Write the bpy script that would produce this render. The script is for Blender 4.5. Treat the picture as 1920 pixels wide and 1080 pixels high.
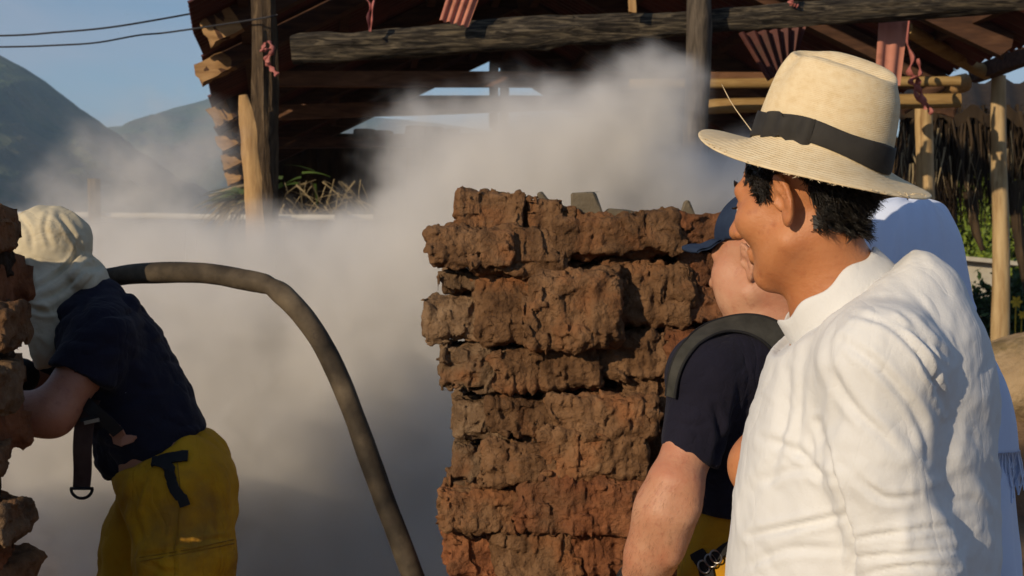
import bpy, bmesh, math, random
import numpy as np
from mathutils import Vector, Matrix

for o in list(bpy.data.objects):
    bpy.data.objects.remove(o)
SC = bpy.context.scene
COL = SC.collection
R = math.radians

# ------------------------------------------------------------------ camera
F = 2667.0                      # focal length in photo pixels (1920 wide): a 50 mm lens
CAM = np.array([0.0, 0.0, 1.6])
PITCH = math.atan(60.0 / F)     # the horizon lies a little above the middle of the frame
cam_d = bpy.data.cameras.new('camera')
cam_d.lens = 50.0
cam_d.sensor_width = 36.0
cam_d.clip_start = 0.05
cam_d.clip_end = 12000
cam_d.dof.use_dof = True
cam_d.dof.focus_distance = 2.5
cam_d.dof.aperture_fstop = 13.0
cam = bpy.data.objects.new('camera', cam_d)
COL.objects.link(cam)
cam.location = CAM
cam.rotation_euler = (math.pi / 2 - PITCH, 0, 0)
SC.camera = cam

# ------------------------------------------------------------------ light
SUN_EL, SUN_AZ = R(19), R(41)   # sun stands behind the camera, to its left
TOSUN = Vector((-math.sin(SUN_AZ) * math.cos(SUN_EL), -math.cos(SUN_AZ) * math.cos(SUN_EL), math.sin(SUN_EL)))
sd = bpy.data.lights.new('sun', 'SUN')
sd.energy = 5.0
sd.angle = R(0.6)
sd.color = (1.0, 0.80, 0.55)
so = bpy.data.objects.new('sun', sd)
COL.objects.link(so)
so.rotation_euler = TOSUN.to_track_quat('Z', 'Y').to_euler()
so.location = (-6, -8, 8)

W = bpy.data.worlds.new('World')
SC.world = W
W.use_nodes = True
wn = W.node_tree.nodes
wl = W.node_tree.links
bg = wn['Background']
sky = wn.new('ShaderNodeTexSky')
sky.sky_type = 'NISHITA'
sky.sun_disc = False
sky.sun_elevation = SUN_EL
sky.sun_rotation = math.atan2(TOSUN.x, TOSUN.y)
sky.altitude = 300
sky.air_density = 1.0
sky.dust_density = 0.15
sky.ozone_density = 3.0
# thin high cloud, everywhere in the sky
tc = wn.new('ShaderNodeTexCoord')
mp = wn.new('ShaderNodeMapping')
mp.inputs['Scale'].default_value = (1.6, 1.6, 7.0)
mp.inputs['Rotation'].default_value = (0.1, 0.25, 0)
nz = wn.new('ShaderNodeTexNoise')
nz.inputs['Scale'].default_value = 2.3
nz.inputs['Detail'].default_value = 6
nz.inputs['Distortion'].default_value = 0.5
rp = wn.new('ShaderNodeValToRGB')
rp.color_ramp.elements[0].position = 0.44
rp.color_ramp.elements[0].color = (0, 0, 0, 1)
rp.color_ramp.elements[1].position = 0.72
rp.color_ramp.elements[1].color = (0.5, 0.5, 0.5, 1)
mx = wn.new('ShaderNodeMixRGB')
mx.inputs['Color2'].default_value = (4.6, 4.8, 5.6, 1)
wl.new(tc.outputs['Generated'], mp.inputs['Vector'])
wl.new(mp.outputs['Vector'], nz.inputs['Vector'])
wl.new(nz.outputs['Fac'], rp.inputs['Fac'])
wl.new(rp.outputs['Color'], mx.inputs['Fac'])
wl.new(sky.outputs['Color'], mx.inputs['Color1'])
wl.new(mx.outputs['Color'], bg.inputs['Color'])
bg.inputs['Strength'].default_value = 0.108

vs = SC.view_settings
vs.view_transform = 'Standard'
vs.look = 'None'
vs.exposure = -0.2
vs.gamma = 1.0
vs.use_curve_mapping = False
cy = SC.cycles
cy.use_denoising = True
try:
    cy.denoiser = 'OPENIMAGEDENOISE'
    cy.denoising_prefilter = 'ACCURATE'
except Exception:
    pass
cy.max_bounces = 10
cy.diffuse_bounces = 3
cy.glossy_bounces = 2
cy.transmission_bounces = 4
cy.volume_bounces = 6
cy.transparent_max_bounces = 8
cy.volume_step_rate = 2.0
cy.volume_max_steps = 256
cy.sample_clamp_indirect = 6.0
cy.caustics_reflective = False
cy.caustics_refractive = False

# ------------------------------------------------------------------ helpers
_c, _s = math.cos(PITCH), math.sin(PITCH)
FWD = np.array([0, _c, -_s])
UP = np.array([0, _s, _c])
RIGHT = np.array([1.0, 0, 0])


def P(px, py, d):
    """a point of the place: where it shows in the photograph and its distance"""
    return CAM + FWD * d + RIGHT * ((px - 960) / F * d) + UP * ((540 - py) / F * d)


def to_px(v):
    q = v - CAM
    d = q @ FWD
    return 960 + F * (q @ RIGHT) / d, 540 - F * (q @ UP) / d


def unit(v):
    v = np.asarray(v, float)
    return v / np.linalg.norm(v)


rng = np.random.RandomState(7)
_PERM = np.random.RandomState(3).permutation(256)
_PERM = np.concatenate([_PERM, _PERM, _PERM[:2]]).astype(np.int32)
_VAL = np.random.RandomState(5).uniform(-1, 1, 256).astype(np.float32)


def vnoise(p):
    """smooth value noise in -1..1 of an (n,3) array"""
    p = np.asarray(p, np.float32)
    i = np.floor(p).astype(np.int32)
    f = p - i
    u = f * f * f * (f * (f * 6 - 15) + 10)
    x0 = i[:, 0] & 255
    y0 = i[:, 1] & 255
    z0 = i[:, 2] & 255
    A0 = _PERM[x0]
    A1 = _PERM[x0 + 1]
    out = 0
    for dx, A in ((0, A0), (1, A1)):
        wx = u[:, 0] if dx else 1 - u[:, 0]
        for dy in (0, 1):
            B = _PERM[A + y0 + dy] if dy == 0 else _PERM[A + y0 + 1]
            wy = u[:, 1] if dy else 1 - u[:, 1]
            for dz in (0, 1):
                wz = u[:, 2] if dz else 1 - u[:, 2]
                out = out + wx * wy * wz * _VAL[_PERM[B + z0 + dz] & 255]
    return out


def fbm(p, octv=4, gain=0.5, lac=2.03):
    a, s, t = 1.0, 0, 0
    q = np.asarray(p, np.float32)
    for k in range(octv):
        s = s + a * vnoise(q + 17.3 * k)
        t += a
        a *= gain
        q = q * lac
    return s / t


def ridged(p, octv=3):
    a, s, t = 1.0, 0, 0
    q = np.asarray(p, np.float32)
    for k in range(octv):
        s = s + a * (1 - 2 * np.abs(vnoise(q + 9.1 * k)))
        t += a
        a *= 0.5
        q = q * 2.1
    return s / t


def sstep(a, b, x):
    t = np.clip((x - a) / (b - a), 0, 1)
    return t * t * (3 - 2 * t)


# objects ---------------------------------------------------------------
BASE = {}


def setp(o, label=None, cat=None, group=None, kind=None):
    if label:
        o['label'] = label
    if cat:
        o['category'] = cat
    if group:
        o['group'] = group
    if kind:
        o['kind'] = kind
    return o


def thing(name, base, label, cat, group=None):
    o = bpy.data.objects.new(name, None)
    o.empty_display_size = 0.1
    COL.objects.link(o)
    o.location = Vector(base)
    BASE[o] = np.asarray(base, float)
    return setp(o, label, cat, group)


def meshobj(name, me, mat, parent=None, base=None):
    o = bpy.data.objects.new(name, me)
    COL.objects.link(o)
    if mat is not None and len(me.materials) == 0:
        me.materials.append(mat)
    if parent is not None:
        o.parent = parent
    if base is not None:
        o.location = Vector(base)
    return o


def root_base(parent):
    """world position of a parent's origin"""
    b = np.zeros(3)
    while parent is not None:
        b = b + np.array(parent.location)
        parent = parent.parent
    return b


def obj(name, v, f, mat, parent=None, base=None, smooth=True, sharp=None):
    """one mesh object from world-space points; its origin is `base` (a part: its parent's origin)"""
    v = np.asarray(v, float)
    org = root_base(parent) if parent is not None else (np.asarray(base, float) if base is not None else np.zeros(3))
    me = bpy.data.meshes.new(name)
    vv = v - org
    if isinstance(f, np.ndarray):
        n, k = f.shape
        me.vertices.add(len(vv))
        me.vertices.foreach_set('co', vv.astype(np.float32).ravel())
        me.loops.add(n * k)
        me.loops.foreach_set('vertex_index', f.astype(np.int32).ravel())
        me.polygons.add(n)
        me.polygons.foreach_set('loop_start', np.arange(0, n * k, k, dtype=np.int32))
        me.update(calc_edges=True)
        me.validate()
    else:
        me.from_pydata(vv.tolist(), [], [list(map(int, q)) for q in f])
        me.update()
    if smooth:
        me.polygons.foreach_set('use_smooth', np.ones(len(me.polygons), bool))
        if sharp:
            me.set_sharp_from_angle(angle=R(sharp))
    return meshobj(name, me, mat, parent, None if parent is not None else org)


def grid_faces(nu, nv, wrap_u=False, wrap_v=False, flip=False):
    """quads of a (nu, nv) array of points"""
    iu = np.arange(nu if wrap_u else nu - 1)
    iv = np.arange(nv if wrap_v else nv - 1)
    a, b = np.meshgrid(iu, iv, indexing='ij')
    a2 = (a + 1) % nu
    b2 = (b + 1) % nv
    q = np.stack([a * nv + b, a2 * nv + b, a2 * nv + b2, a * nv + b2], -1).reshape(-1, 4)
    return q[:, ::-1] if flip else q


def frames(pts):
    pts = np.asarray(pts, float)
    t = np.gradient(pts, axis=0)
    t /= np.linalg.norm(t, axis=1)[:, None] + 1e-12
    a = np.array([0, 0, 1.0]) if abs(t[0][2]) < 0.9 else np.array([1.0, 0, 0])
    n = np.cross(t[0], a)
    n /= np.linalg.norm(n)
    N = [n]
    for k in range(1, len(pts)):
        n = N[-1] - t[k] * (N[-1] @ t[k])
        n /= np.linalg.norm(n) + 1e-12
        N.append(n)
    N = np.array(N)
    return t, N, np.cross(t, N)


def spline(pts, n):
    """Catmull-Rom through points (any dimension), n samples"""
    p = np.asarray(pts, float)
    p = np.vstack([2 * p[0] - p[1], p, 2 * p[-1] - p[-2]])
    m = len(p) - 3
    u = np.linspace(0, m - 1e-9, n)
    i = u.astype(int)
    t = (u - i)[:, None]
    a, b, c, d = p[i], p[i + 1], p[i + 2], p[i + 3]
    return 0.5 * (2 * b + (c - a) * t + (2 * a - 5 * b + 4 * c - d) * t ** 2 + (3 * b - a - 3 * c + d) * t ** 3)


def tube_vf(pts, rad, seg=10, rough=0.0, rs=8.0, cap=True, flat=None, seed=0):
    """a round (or flattened) bar along points; rough = uneven surface"""
    pts = np.asarray(pts, float)
    n = len(pts)
    rad = np.broadcast_to(np.asarray(rad, float), (n,)) if np.ndim(rad) < 2 else rad
    t, N, B = frames(pts)
    ang = np.linspace(0, 2 * np.pi, seg, endpoint=False)
    fx, fy = flat if flat else (1, 1)
    v = pts[:, None, :] + rad[:, None, None] * (fx * np.cos(ang)[None, :, None] * N[:, None, :] + fy * np.sin(ang)[None, :, None] * B[:, None, :])
    v = v.reshape(-1, 3)
    if rough:
        dirs = v - np.repeat(pts, seg, 0)
        # long grain along the bar
        L = np.linalg.norm(np.diff(pts, axis=0), axis=1).sum()
        s = np.repeat(np.linspace(0, L, n), seg)
        a = np.tile(ang, n)
        q = np.stack([np.cos(a) * 2.2 + seed * 3.1, np.sin(a) * 2.2, s * rs * 0.25], -1)
        q2 = np.stack([np.cos(a) * 5 + seed, np.sin(a) * 5, s * rs], -1)
        v = v + dirs * (rough * (fbm(q, 3) + 0.5 * fbm(q2, 2)))[:, None]
    f = grid_faces(n, seg, wrap_v=True, flip=True).tolist()
    if cap:
        b = len(v)
        v = np.vstack([v, pts[0], pts[-1]])
        f += [[b, k, (k + 1) % seg] for k in range(seg)]
        o = (n - 1) * seg
        f += [[b + 1, o + (k + 1) % seg, o + k] for k in range(seg)]
    return v, f


def tube(name, pts, rad, mat, parent=None, n=None, sharp=60, **k):
    if n:
        pts = spline(pts, n)
    base = k.pop('base', None)
    v, f = tube_vf(pts, rad, **k)
    return obj(name, v, f, mat, parent, base, True, sharp)


def lerp_pts(a, b, n):
    return np.linspace(np.asarray(a, float), np.asarray(b, float), n)


def box_vf(c, ax, ay, az):
    """box from centre and three half-axis vectors"""
    c, ax, ay, az = [np.asarray(q, float) for q in (c, ax, ay, az)]
    v = [c + i * ax + j * ay + k * az for i in (-1, 1) for j in (-1, 1) for k in (-1, 1)]
    f = [[0, 1, 3, 2], [4, 6, 7, 5], [0, 4, 5, 1], [2, 3, 7, 6], [0, 2, 6, 4], [1, 5, 7, 3]]
    return np.array(v), f


def merge(parts):
    V, Fc, n = [], [], 0
    for v, f in parts:
        V.append(np.asarray(v, float))
        Fc += [[int(i) + n for i in q] for q in f]
        n += len(v)
    return np.vstack(V), Fc


# signed-distance modelling ---------------------------------------------
def sd_cap(p, a, b, ra, rb):
    a = np.asarray(a, np.float32)
    b = np.asarray(b, np.float32)
    ab = b - a
    t = np.clip(((p - a) @ ab) / (ab @ ab), 0, 1)
    d = p - a - t[:, None] * ab
    return np.sqrt(np.einsum('ij,ij->i', d, d)) - (ra + (rb - ra) * t)


def sd_ell(p, c, r, M=None):
    q = p - np.asarray(c, np.float32)
    if M is not None:
        q = q @ np.asarray(M, np.float32)      # columns of M = axes
    r = np.asarray(r, np.float32)
    k0 = np.sqrt(((q / r) ** 2).sum(1))
    k1 = np.sqrt(((q / (r * r)) ** 2).sum(1)) + 1e-9
    return k0 * (k0 - 1) / k1


def smin(a, b, k):
    h = np.clip(0.5 + 0.5 * (b - a) / k, 0, 1)
    return b + (a - b) * h - k * h * (1 - h)


def smax(a, b, k):
    return -smin(-a, -b, k)


_CORN = np.array([[i, j, k] for i in (0, 1) for j in (0, 1) for k in (0, 1)])
_EDG = [(a, b) for a in range(8) for b in range(a + 1, 8) if np.abs(_CORN[a] - _CORN[b]).sum() == 1]


def surface(sdf, lo, hi, h, sub=4, margin=1.5):
    """polygonise sdf(points)<0 on a grid (surface nets); only blocks near the surface are sampled finely"""
    lo = np.asarray(lo, float)
    hi = np.asarray(hi, float)
    nc = np.ceil((hi - lo) / (h * sub)).astype(int)
    H = h * sub
    ax = [lo[i] + (np.arange(nc[i]) + 0.5) * H for i in range(3)]
    g = np.stack(np.meshgrid(*ax, indexing='ij'), -1).reshape(-1, 3).astype(np.float32)
    dc = sdf(g).reshape(nc)
    act = np.abs(dc) < H * margin
    sgn = np.where(dc < 0, -1.0, 1.0).astype(np.float32)
    rep = lambda m: np.repeat(np.repeat(np.repeat(m, sub, 0), sub, 1), sub, 2)
    f = rep(sgn)
    am = rep(act)
    idx = np.argwhere(am)
    pts = (lo + (idx + 0.5) * h).astype(np.float32)
    vals = np.empty(len(pts), np.float32)
    for s in range(0, len(pts), 400000):
        vals[s:s + 400000] = sdf(pts[s:s + 400000])
    f[am] = vals
    f[f == 0] = 1e-6
    ins = f < 0
    # close the surface at the border
    ins[0], ins[-1], ins[:, 0], ins[:, -1], ins[:, :, 0], ins[:, :, -1] = (False,) * 6
    f = np.where(ins, np.minimum(f, -1e-6), np.maximum(f, 1e-6))
    n = f.shape
    cnt = np.zeros((n[0] - 1, n[1] - 1, n[2] - 1), np.int8)
    for c in _CORN:
        cnt += ins[c[0]:n[0] - 1 + c[0], c[1]:n[1] - 1 + c[1], c[2]:n[2] - 1 + c[2]]
    cells = np.argwhere((cnt > 0) & (cnt < 8))
    vid = np.full(cnt.shape, -1, np.int64)
    vid[tuple(cells.T)] = np.arange(len(cells))
    cv = np.stack([f[tuple((cells + c).T)] for c in _CORN], 1)
    acc = np.zeros((len(cells), 3))
    num = np.zeros(len(cells))
    for a, b in _EDG:
        m = (cv[:, a] < 0) != (cv[:, b] < 0)
        va, vb = cv[m, a], cv[m, b]
        t = np.clip(va / (va - vb), 0, 1)
        acc[m] += _CORN[a] + t[:, None] * (_CORN[b] - _CORN[a])
        num[m] += 1
    V = lo + (cells + 0.5 + acc / num[:, None]) * h
    quads = []
    for axn in range(3):
        o1, o2 = [(1, 2), (2, 0), (0, 1)][axn]
        sl0 = [slice(None)] * 3
        sl1 = [slice(None)] * 3
        sl0[axn] = slice(0, -1)
        sl1[axn] = slice(1, None)
        a = ins[tuple(sl0)]
        b = ins[tuple(sl1)]
        e = np.argwhere(a != b)
        flip = a[tuple(e.T)]
        def cell(d1, d2):
            q = e.copy()
            q[:, o1] += d1
            q[:, o2] += d2
            return vid[tuple(q.T)]
        q = np.stack([cell(-1, -1), cell(0, -1), cell(0, 0), cell(-1, 0)], 1)
        q[~flip] = q[~flip][:, ::-1]
        quads.append(q)
    Q = np.vstack(quads)
    Q = Q[(Q >= 0).all(1)]
    return V, Q


def biggest(V, Q):
    """keep only the largest connected piece"""
    lab = np.arange(len(V))
    E = np.vstack([Q[:, [0, 1]], Q[:, [1, 2]], Q[:, [2, 3]]])
    for _ in range(200):
        m = np.minimum(lab[E[:, 0]], lab[E[:, 1]])
        new = lab.copy()
        np.minimum.at(new, E[:, 0], m)
        np.minimum.at(new, E[:, 1], m)
        new = new[new]
        if (new == lab).all():
            break
        lab = new
    u, c = np.unique(lab, return_counts=True)
    keep = lab == u[c.argmax()]
    remap = np.cumsum(keep) - 1
    return V[keep], remap[Q[keep[Q[:, 0]]]]


def vnormals(V, Q):
    n = np.zeros_like(V)
    e1 = V[Q[:, 2]] - V[Q[:, 0]]
    e2 = V[Q[:, 3]] - V[Q[:, 1]]
    fn = np.cross(e1, e2)
    for k in range(4):
        np.add.at(n, Q[:, k], fn)
    return n / (np.linalg.norm(n, axis=1)[:, None] + 1e-12)


def relax(V, Q, it=2, lam=0.5):
    E = np.vstack([Q[:, [0, 1]], Q[:, [1, 2]], Q[:, [2, 3]], Q[:, [3, 0]]])
    deg = np.bincount(E[:, 0], minlength=len(V)) + np.bincount(E[:, 1], minlength=len(V))
    for _ in range(it):
        s = np.zeros_like(V)
        for c in range(3):
            s[:, c] = np.bincount(E[:, 0], V[E[:, 1], c], len(V)) + np.bincount(E[:, 1], V[E[:, 0], c], len(V))
        V = V + lam * (s / deg[:, None] - V)
    return V


# materials --------------------------------------------------------------
def mat(name, cols, scale=8.0, detail=5, rough=0.8, bump=0.0, bscale=None, stretch=(1, 1, 1), spec=0.25,
        distort=0.0, sss=0.0, sssr=(0.012, 0.005, 0.003), second=None, metal=0.0, rand=0.0, wave=None, bdist=0.01, sheen=0.0,
        rot=(0, 0, 0), nrough=0.55, crease=None):
    """procedural surface: noise through a colour ramp, a second layer of stains, fine relief"""
    m = bpy.data.materials.new(name)
    m.use_nodes = True
    nt = m.node_tree
    N, L = nt.nodes, nt.links
    b = N['Principled BSDF']
    tc = N.new('ShaderNodeTexCoord')
    mp = N.new('ShaderNodeMapping')
    mp.inputs['Scale'].default_value = stretch
    mp.inputs['Rotation'].default_value = rot
    L.new(tc.outputs['Object'], mp.inputs['Vector'])
    vec = mp.outputs['Vector']
    if rand:
        oi = N.new('ShaderNodeObjectInfo')
        mu = N.new('ShaderNodeVectorMath')
        mu.operation = 'ADD'
        sc = N.new('ShaderNodeMath')
        sc.operation = 'MULTIPLY'
        sc.inputs[1].default_value = 40
        L.new(oi.outputs['Random'], sc.inputs[0])
        L.new(vec, mu.inputs[0])
        L.new(sc.outputs[0], mu.inputs[1])
        vec = mu.outputs[0]
    nz = N.new('ShaderNodeTexNoise')
    nz.inputs['Scale'].default_value = scale
    nz.inputs['Detail'].default_value = detail
    nz.inputs['Roughness'].default_value = nrough
    nz.inputs['Distortion'].default_value = distort
    L.new(vec, nz.inputs['Vector'])
    rp = N.new('ShaderNodeValToRGB')
    el = rp.color_ramp.elements
    if not isinstance(cols[0], (tuple, list)) or len(cols) == 3 and not isinstance(cols[0], (tuple, list)):
        cols = [(0.3, tuple(c * 0.9 for c in cols)), (0.7, tuple(min(1, c * 1.08) for c in cols))]
    while len(el) < len(cols):
        el.new(0.5)
    for e, (p, c) in zip(el, cols):
        e.position = p
        e.color = (*c, 1)
    L.new(nz.outputs['Fac'], rp.inputs['Fac'])
    col = rp.outputs['Color']
    if second:
        s2, lo, hi, c2 = second[:4]
        n2 = N.new('ShaderNodeTexNoise')
        n2.inputs['Scale'].default_value = s2
        n2.inputs['Detail'].default_value = 6
        n2.inputs['Roughness'].default_value = 0.6
        L.new(vec, n2.inputs['Vector'])
        r2 = N.new('ShaderNodeValToRGB')
        r2.color_ramp.elements[0].position = lo
        r2.color_ramp.elements[0].color = (0, 0, 0, 1)
        r2.color_ramp.elements[1].position = hi
        r2.color_ramp.elements[1].color = (1, 1, 1, 1)
        L.new(n2.outputs['Fac'], r2.inputs['Fac'])
        mx = N.new('ShaderNodeMixRGB')
        mx.inputs['Color2'].default_value = (*c2, 1)
        L.new(r2.outputs['Color'], mx.inputs['Fac'])
        L.new(col, mx.inputs['Color1'])
        col = mx.outputs['Color']
    if rand:
        hs = N.new('ShaderNodeHueSaturation')
        mr = N.new('ShaderNodeMapRange')
        mr.inputs['To Min'].default_value = 1 - rand
        mr.inputs['To Max'].default_value = 1 + rand
        L.new(oi.outputs['Random'], mr.inputs['Value'])
        L.new(mr.outputs[0], hs.inputs['Value'])
        L.new(col, hs.inputs['Color'])
        col = hs.outputs['Color']
    L.new(col, b.inputs['Base Color'])
    b.inputs['Roughness'].default_value = rough
    b.inputs['Specular IOR Level'].default_value = spec
    b.inputs['Metallic'].default_value = metal
    if sheen:
        b.inputs['Sheen Weight'].default_value = sheen
    if sss:
        b.inputs['Subsurface Weight'].default_value = sss
        b.inputs['Subsurface Radius'].default_value = sssr
        b.inputs['Subsurface Scale'].default_value = 1.0
    if bump:
        bn = N.new('ShaderNodeTexNoise')
        bn.inputs['Scale'].default_value = bscale or scale * 3
        bn.inputs['Detail'].default_value = 6
        bn.inputs['Roughness'].default_value = 0.65
        L.new(vec, bn.inputs['Vector'])
        h = bn.outputs['Fac']
        if wave:
            ws, wd, wk = wave
            wv = N.new('ShaderNodeTexWave')
            wv.inputs['Scale'].default_value = ws
            wv.inputs['Distortion'].default_value = wd
            wv.inputs['Detail'].default_value = 2
            wv.bands_direction = wk
            L.new(vec, wv.inputs['Vector'])
            ad = N.new('ShaderNodeMath')
            ad.operation = 'ADD'
            L.new(h, ad.inputs[0])
            L.new(wv.outputs['Fac'], ad.inputs[1])
            h = ad.outputs[0]
        bp = N.new('ShaderNodeBump')
        bp.inputs['Strength'].default_value = bump
        bp.inputs['Distance'].default_value = bdist
        L.new(h, bp.inputs['Height'])
        nrm_ = bp.outputs['Normal']
        for (cs_, cst_, cd_, cstr_) in (crease or []):
            # sharp little folds: the crests of a folded noise
            m2 = N.new('ShaderNodeMapping')
            m2.inputs['Scale'].default_value = cstr_
            m2.inputs['Rotation'].default_value = (0.3, 0.5, 0.2)
            L.new(tc.outputs['Object'], m2.inputs['Vector'])
            cn = N.new('ShaderNodeTexNoise')
            cn.inputs['Scale'].default_value = cs_
            cn.inputs['Detail'].default_value = 3
            cn.inputs['Distortion'].default_value = 0.8
            L.new(m2.outputs['Vector'], cn.inputs['Vector'])
            sb = N.new('ShaderNodeMath')
            sb.operation = 'SUBTRACT'
            sb.inputs[1].default_value = 0.5
            ab = N.new('ShaderNodeMath')
            ab.operation = 'ABSOLUTE'
            pw = N.new('ShaderNodeMath')
            pw.operation = 'POWER'
            pw.inputs[1].default_value = 0.6
            L.new(cn.outputs['Fac'], sb.inputs[0])
            L.new(sb.outputs[0], ab.inputs[0])
            L.new(ab.outputs[0], pw.inputs[0])
            b2 = N.new('ShaderNodeBump')
            b2.inputs['Strength'].default_value = cst_
            b2.inputs['Distance'].default_value = cd_
            L.new(pw.outputs[0], b2.inputs['Height'])
            L.new(nrm_, b2.inputs['Normal'])
            nrm_ = b2.outputs['Normal']
        L.new(nrm_, b.inputs['Normal'])
    return m

# ================================================================== materials
M_wood_old = mat('weathered_wood', [(0.3, (0.035, 0.028, 0.022)), (0.55, (0.11, 0.088, 0.066)), (0.8, (0.22, 0.18, 0.13))], 5, 6, 0.9,
                 0.7, 14, (7, 7, 1.0), distort=0.6, bdist=0.02, rand=0.15)
M_beam_old = mat('weathered_beam_wood', [(0.35, (0.016, 0.013, 0.010)), (0.5, (0.075, 0.062, 0.046)), (0.66, (0.22, 0.18, 0.12))], 5, 7, 0.9,
                 1.0, 12, (1.0, 9, 9), distort=0.9, bdist=0.04, rand=0.12)
M_wood_new = mat('fresh_cut_wood', [(0.3, (0.26, 0.15, 0.06)), (0.6, (0.40, 0.25, 0.11)), (0.8, (0.5, 0.33, 0.16))], 6, 5, 0.75,
                 0.5, 16, (6, 6, 0.8), distort=0.5, rand=0.12)
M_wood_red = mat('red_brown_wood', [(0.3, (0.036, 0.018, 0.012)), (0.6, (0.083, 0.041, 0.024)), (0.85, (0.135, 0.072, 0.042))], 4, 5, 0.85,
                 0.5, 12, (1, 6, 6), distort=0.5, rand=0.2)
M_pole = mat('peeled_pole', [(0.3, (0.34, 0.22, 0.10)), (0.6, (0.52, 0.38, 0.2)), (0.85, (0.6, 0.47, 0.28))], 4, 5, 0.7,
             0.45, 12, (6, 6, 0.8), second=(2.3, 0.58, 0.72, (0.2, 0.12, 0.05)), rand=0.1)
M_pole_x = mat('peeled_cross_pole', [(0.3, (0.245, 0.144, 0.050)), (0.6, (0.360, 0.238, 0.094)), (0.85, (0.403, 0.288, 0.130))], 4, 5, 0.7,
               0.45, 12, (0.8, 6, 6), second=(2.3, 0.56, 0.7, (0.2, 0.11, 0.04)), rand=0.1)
M_sheet = mat('painted_roof_sheet', [(0.3, (0.053, 0.015, 0.012)), (0.6, (0.105, 0.030, 0.022)), (0.85, (0.150, 0.051, 0.038))], 3, 5, 0.6,
              0.25, 30, second=(4, 0.55, 0.75, (0.05, 0.024, 0.015)), rand=0.25)
M_sheet_pink = mat('faded_pink_sheet', [(0.3, (0.42, 0.16, 0.11)), (0.7, (0.56, 0.24, 0.17))], 5, 5, 0.6, 0.2, 30,
                   second=(7, 0.55, 0.7, (0.3, 0.12, 0.07)))
M_rope = mat('pink_plastic_tie', [(0.3, (0.3, 0.09, 0.08)), (0.7, (0.46, 0.17, 0.15))], 20, 4, 0.6, 0.4, 60)
M_rafter_sunlit = mat('sunlit_rafter_wood', [(0.3, (0.22, 0.12, 0.05)), (0.6, (0.4, 0.24, 0.11)), (0.8, (0.52, 0.34, 0.17))], 4, 5, 0.8, 0.5, 12, (1, 6, 6), distort=0.5, rand=0.15)  # paler wood for the tails alone, direct sun put into the colour
M_wood_mid2 = mat('bark_post_wood', [(0.3, (0.03, 0.02, 0.013)), (0.55, (0.10, 0.068, 0.04)), (0.8, (0.22, 0.155, 0.09))], 5, 6, 0.9, 0.9, 14, (7, 7, 1.0), distort=0.8, bdist=0.03)
M_wood_mid = mat('brown_beam_wood', [(0.3, (0.09, 0.045, 0.025)), (0.6, (0.19, 0.095, 0.05)), (0.85, (0.28, 0.15, 0.08))], 4, 5, 0.85, 0.5, 12, (1, 6, 6), distort=0.5, rand=0.15)
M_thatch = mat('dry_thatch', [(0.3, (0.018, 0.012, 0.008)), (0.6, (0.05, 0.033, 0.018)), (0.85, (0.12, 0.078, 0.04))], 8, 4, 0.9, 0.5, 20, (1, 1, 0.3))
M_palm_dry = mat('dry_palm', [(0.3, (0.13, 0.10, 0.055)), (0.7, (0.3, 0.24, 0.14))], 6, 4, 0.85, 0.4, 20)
M_leaf = mat('leaf_green', [(0.3, (0.06, 0.10, 0.012)), (0.55, (0.15, 0.21, 0.02)), (0.8, (0.26, 0.31, 0.035))], 3, 4, 0.6, spec=0.3)
M_leaf_dark = mat('leaf_dark', [(0.3, (0.02, 0.045, 0.008)), (0.6, (0.05, 0.09, 0.015)), (0.85, (0.1, 0.15, 0.02))], 3, 4, 0.6, spec=0.3)
M_cable = mat('cable_black', (0.03, 0.03, 0.035), rough=0.6)
M_white_rail = mat('whitewashed_rail', [(0.3, (0.5, 0.48, 0.42)), (0.7, (0.72, 0.7, 0.64))], 6, 5, 0.8, 0.3, 20)
M_ground = mat('dry_earth', [(0.3, (0.10, 0.062, 0.034)), (0.55, (0.2, 0.13, 0.075)), (0.8, (0.33, 0.23, 0.14))], 0.9, 8, 0.95,
               0.8, 9, bdist=0.05, second=(0.35, 0.52, 0.66, (0.13, 0.05, 0.03)))
M_earth_pile = mat('tan_clay', [(0.3, (0.26, 0.18, 0.10)), (0.6, (0.4, 0.29, 0.17)), (0.85, (0.5, 0.38, 0.24))], 4, 7, 0.95, 0.7, 22, bdist=0.03,
                   second=(2.5, 0.5, 0.65, (0.16, 0.12, 0.05)))
M_plaster = mat('grey_plaster', [(0.3, (0.4, 0.37, 0.3)), (0.7, (0.52, 0.49, 0.41))], 4, 5, 0.9, 0.3, 20)
M_hill = mat('forested_slope', [(0.3, (0.012, 0.036, 0.022)), (0.45, (0.032, 0.075, 0.038)), (0.56, (0.07, 0.115, 0.048)), (0.72, (0.16, 0.15, 0.085))],
             0.022, 14, 0.95, 0.9, 0.06, bdist=9, nrough=0.78, second=(0.004, 0.52, 0.64, (0.14, 0.12, 0.06)))

# ================================================================== ground and hills
n = 140
r = np.concatenate([[0], np.geomspace(0.6, 3400, n)])
th = np.linspace(0, 2 * np.pi, 96, endpoint=False)
RR, TT = np.meshgrid(r, th, indexing='ij')
gx, gy = RR * np.cos(TT), RR * np.sin(TT)
q = np.stack([gx, gy, 0 * gx], -1).reshape(-1, 3)
gz = 0.05 * fbm(q * 0.5, 4) * sstep(3, 9, RR.ravel()) + 0.015 * fbm(q * 2, 3)
gz *= 1 - sstep(60, 300, RR.ravel())
gv = np.stack([gx.ravel(), gy.ravel(), gz - 0.02], -1)
setp(obj('ground', gv, grid_faces(len(r), 96, wrap_v=True), M_ground), kind='structure')


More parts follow.
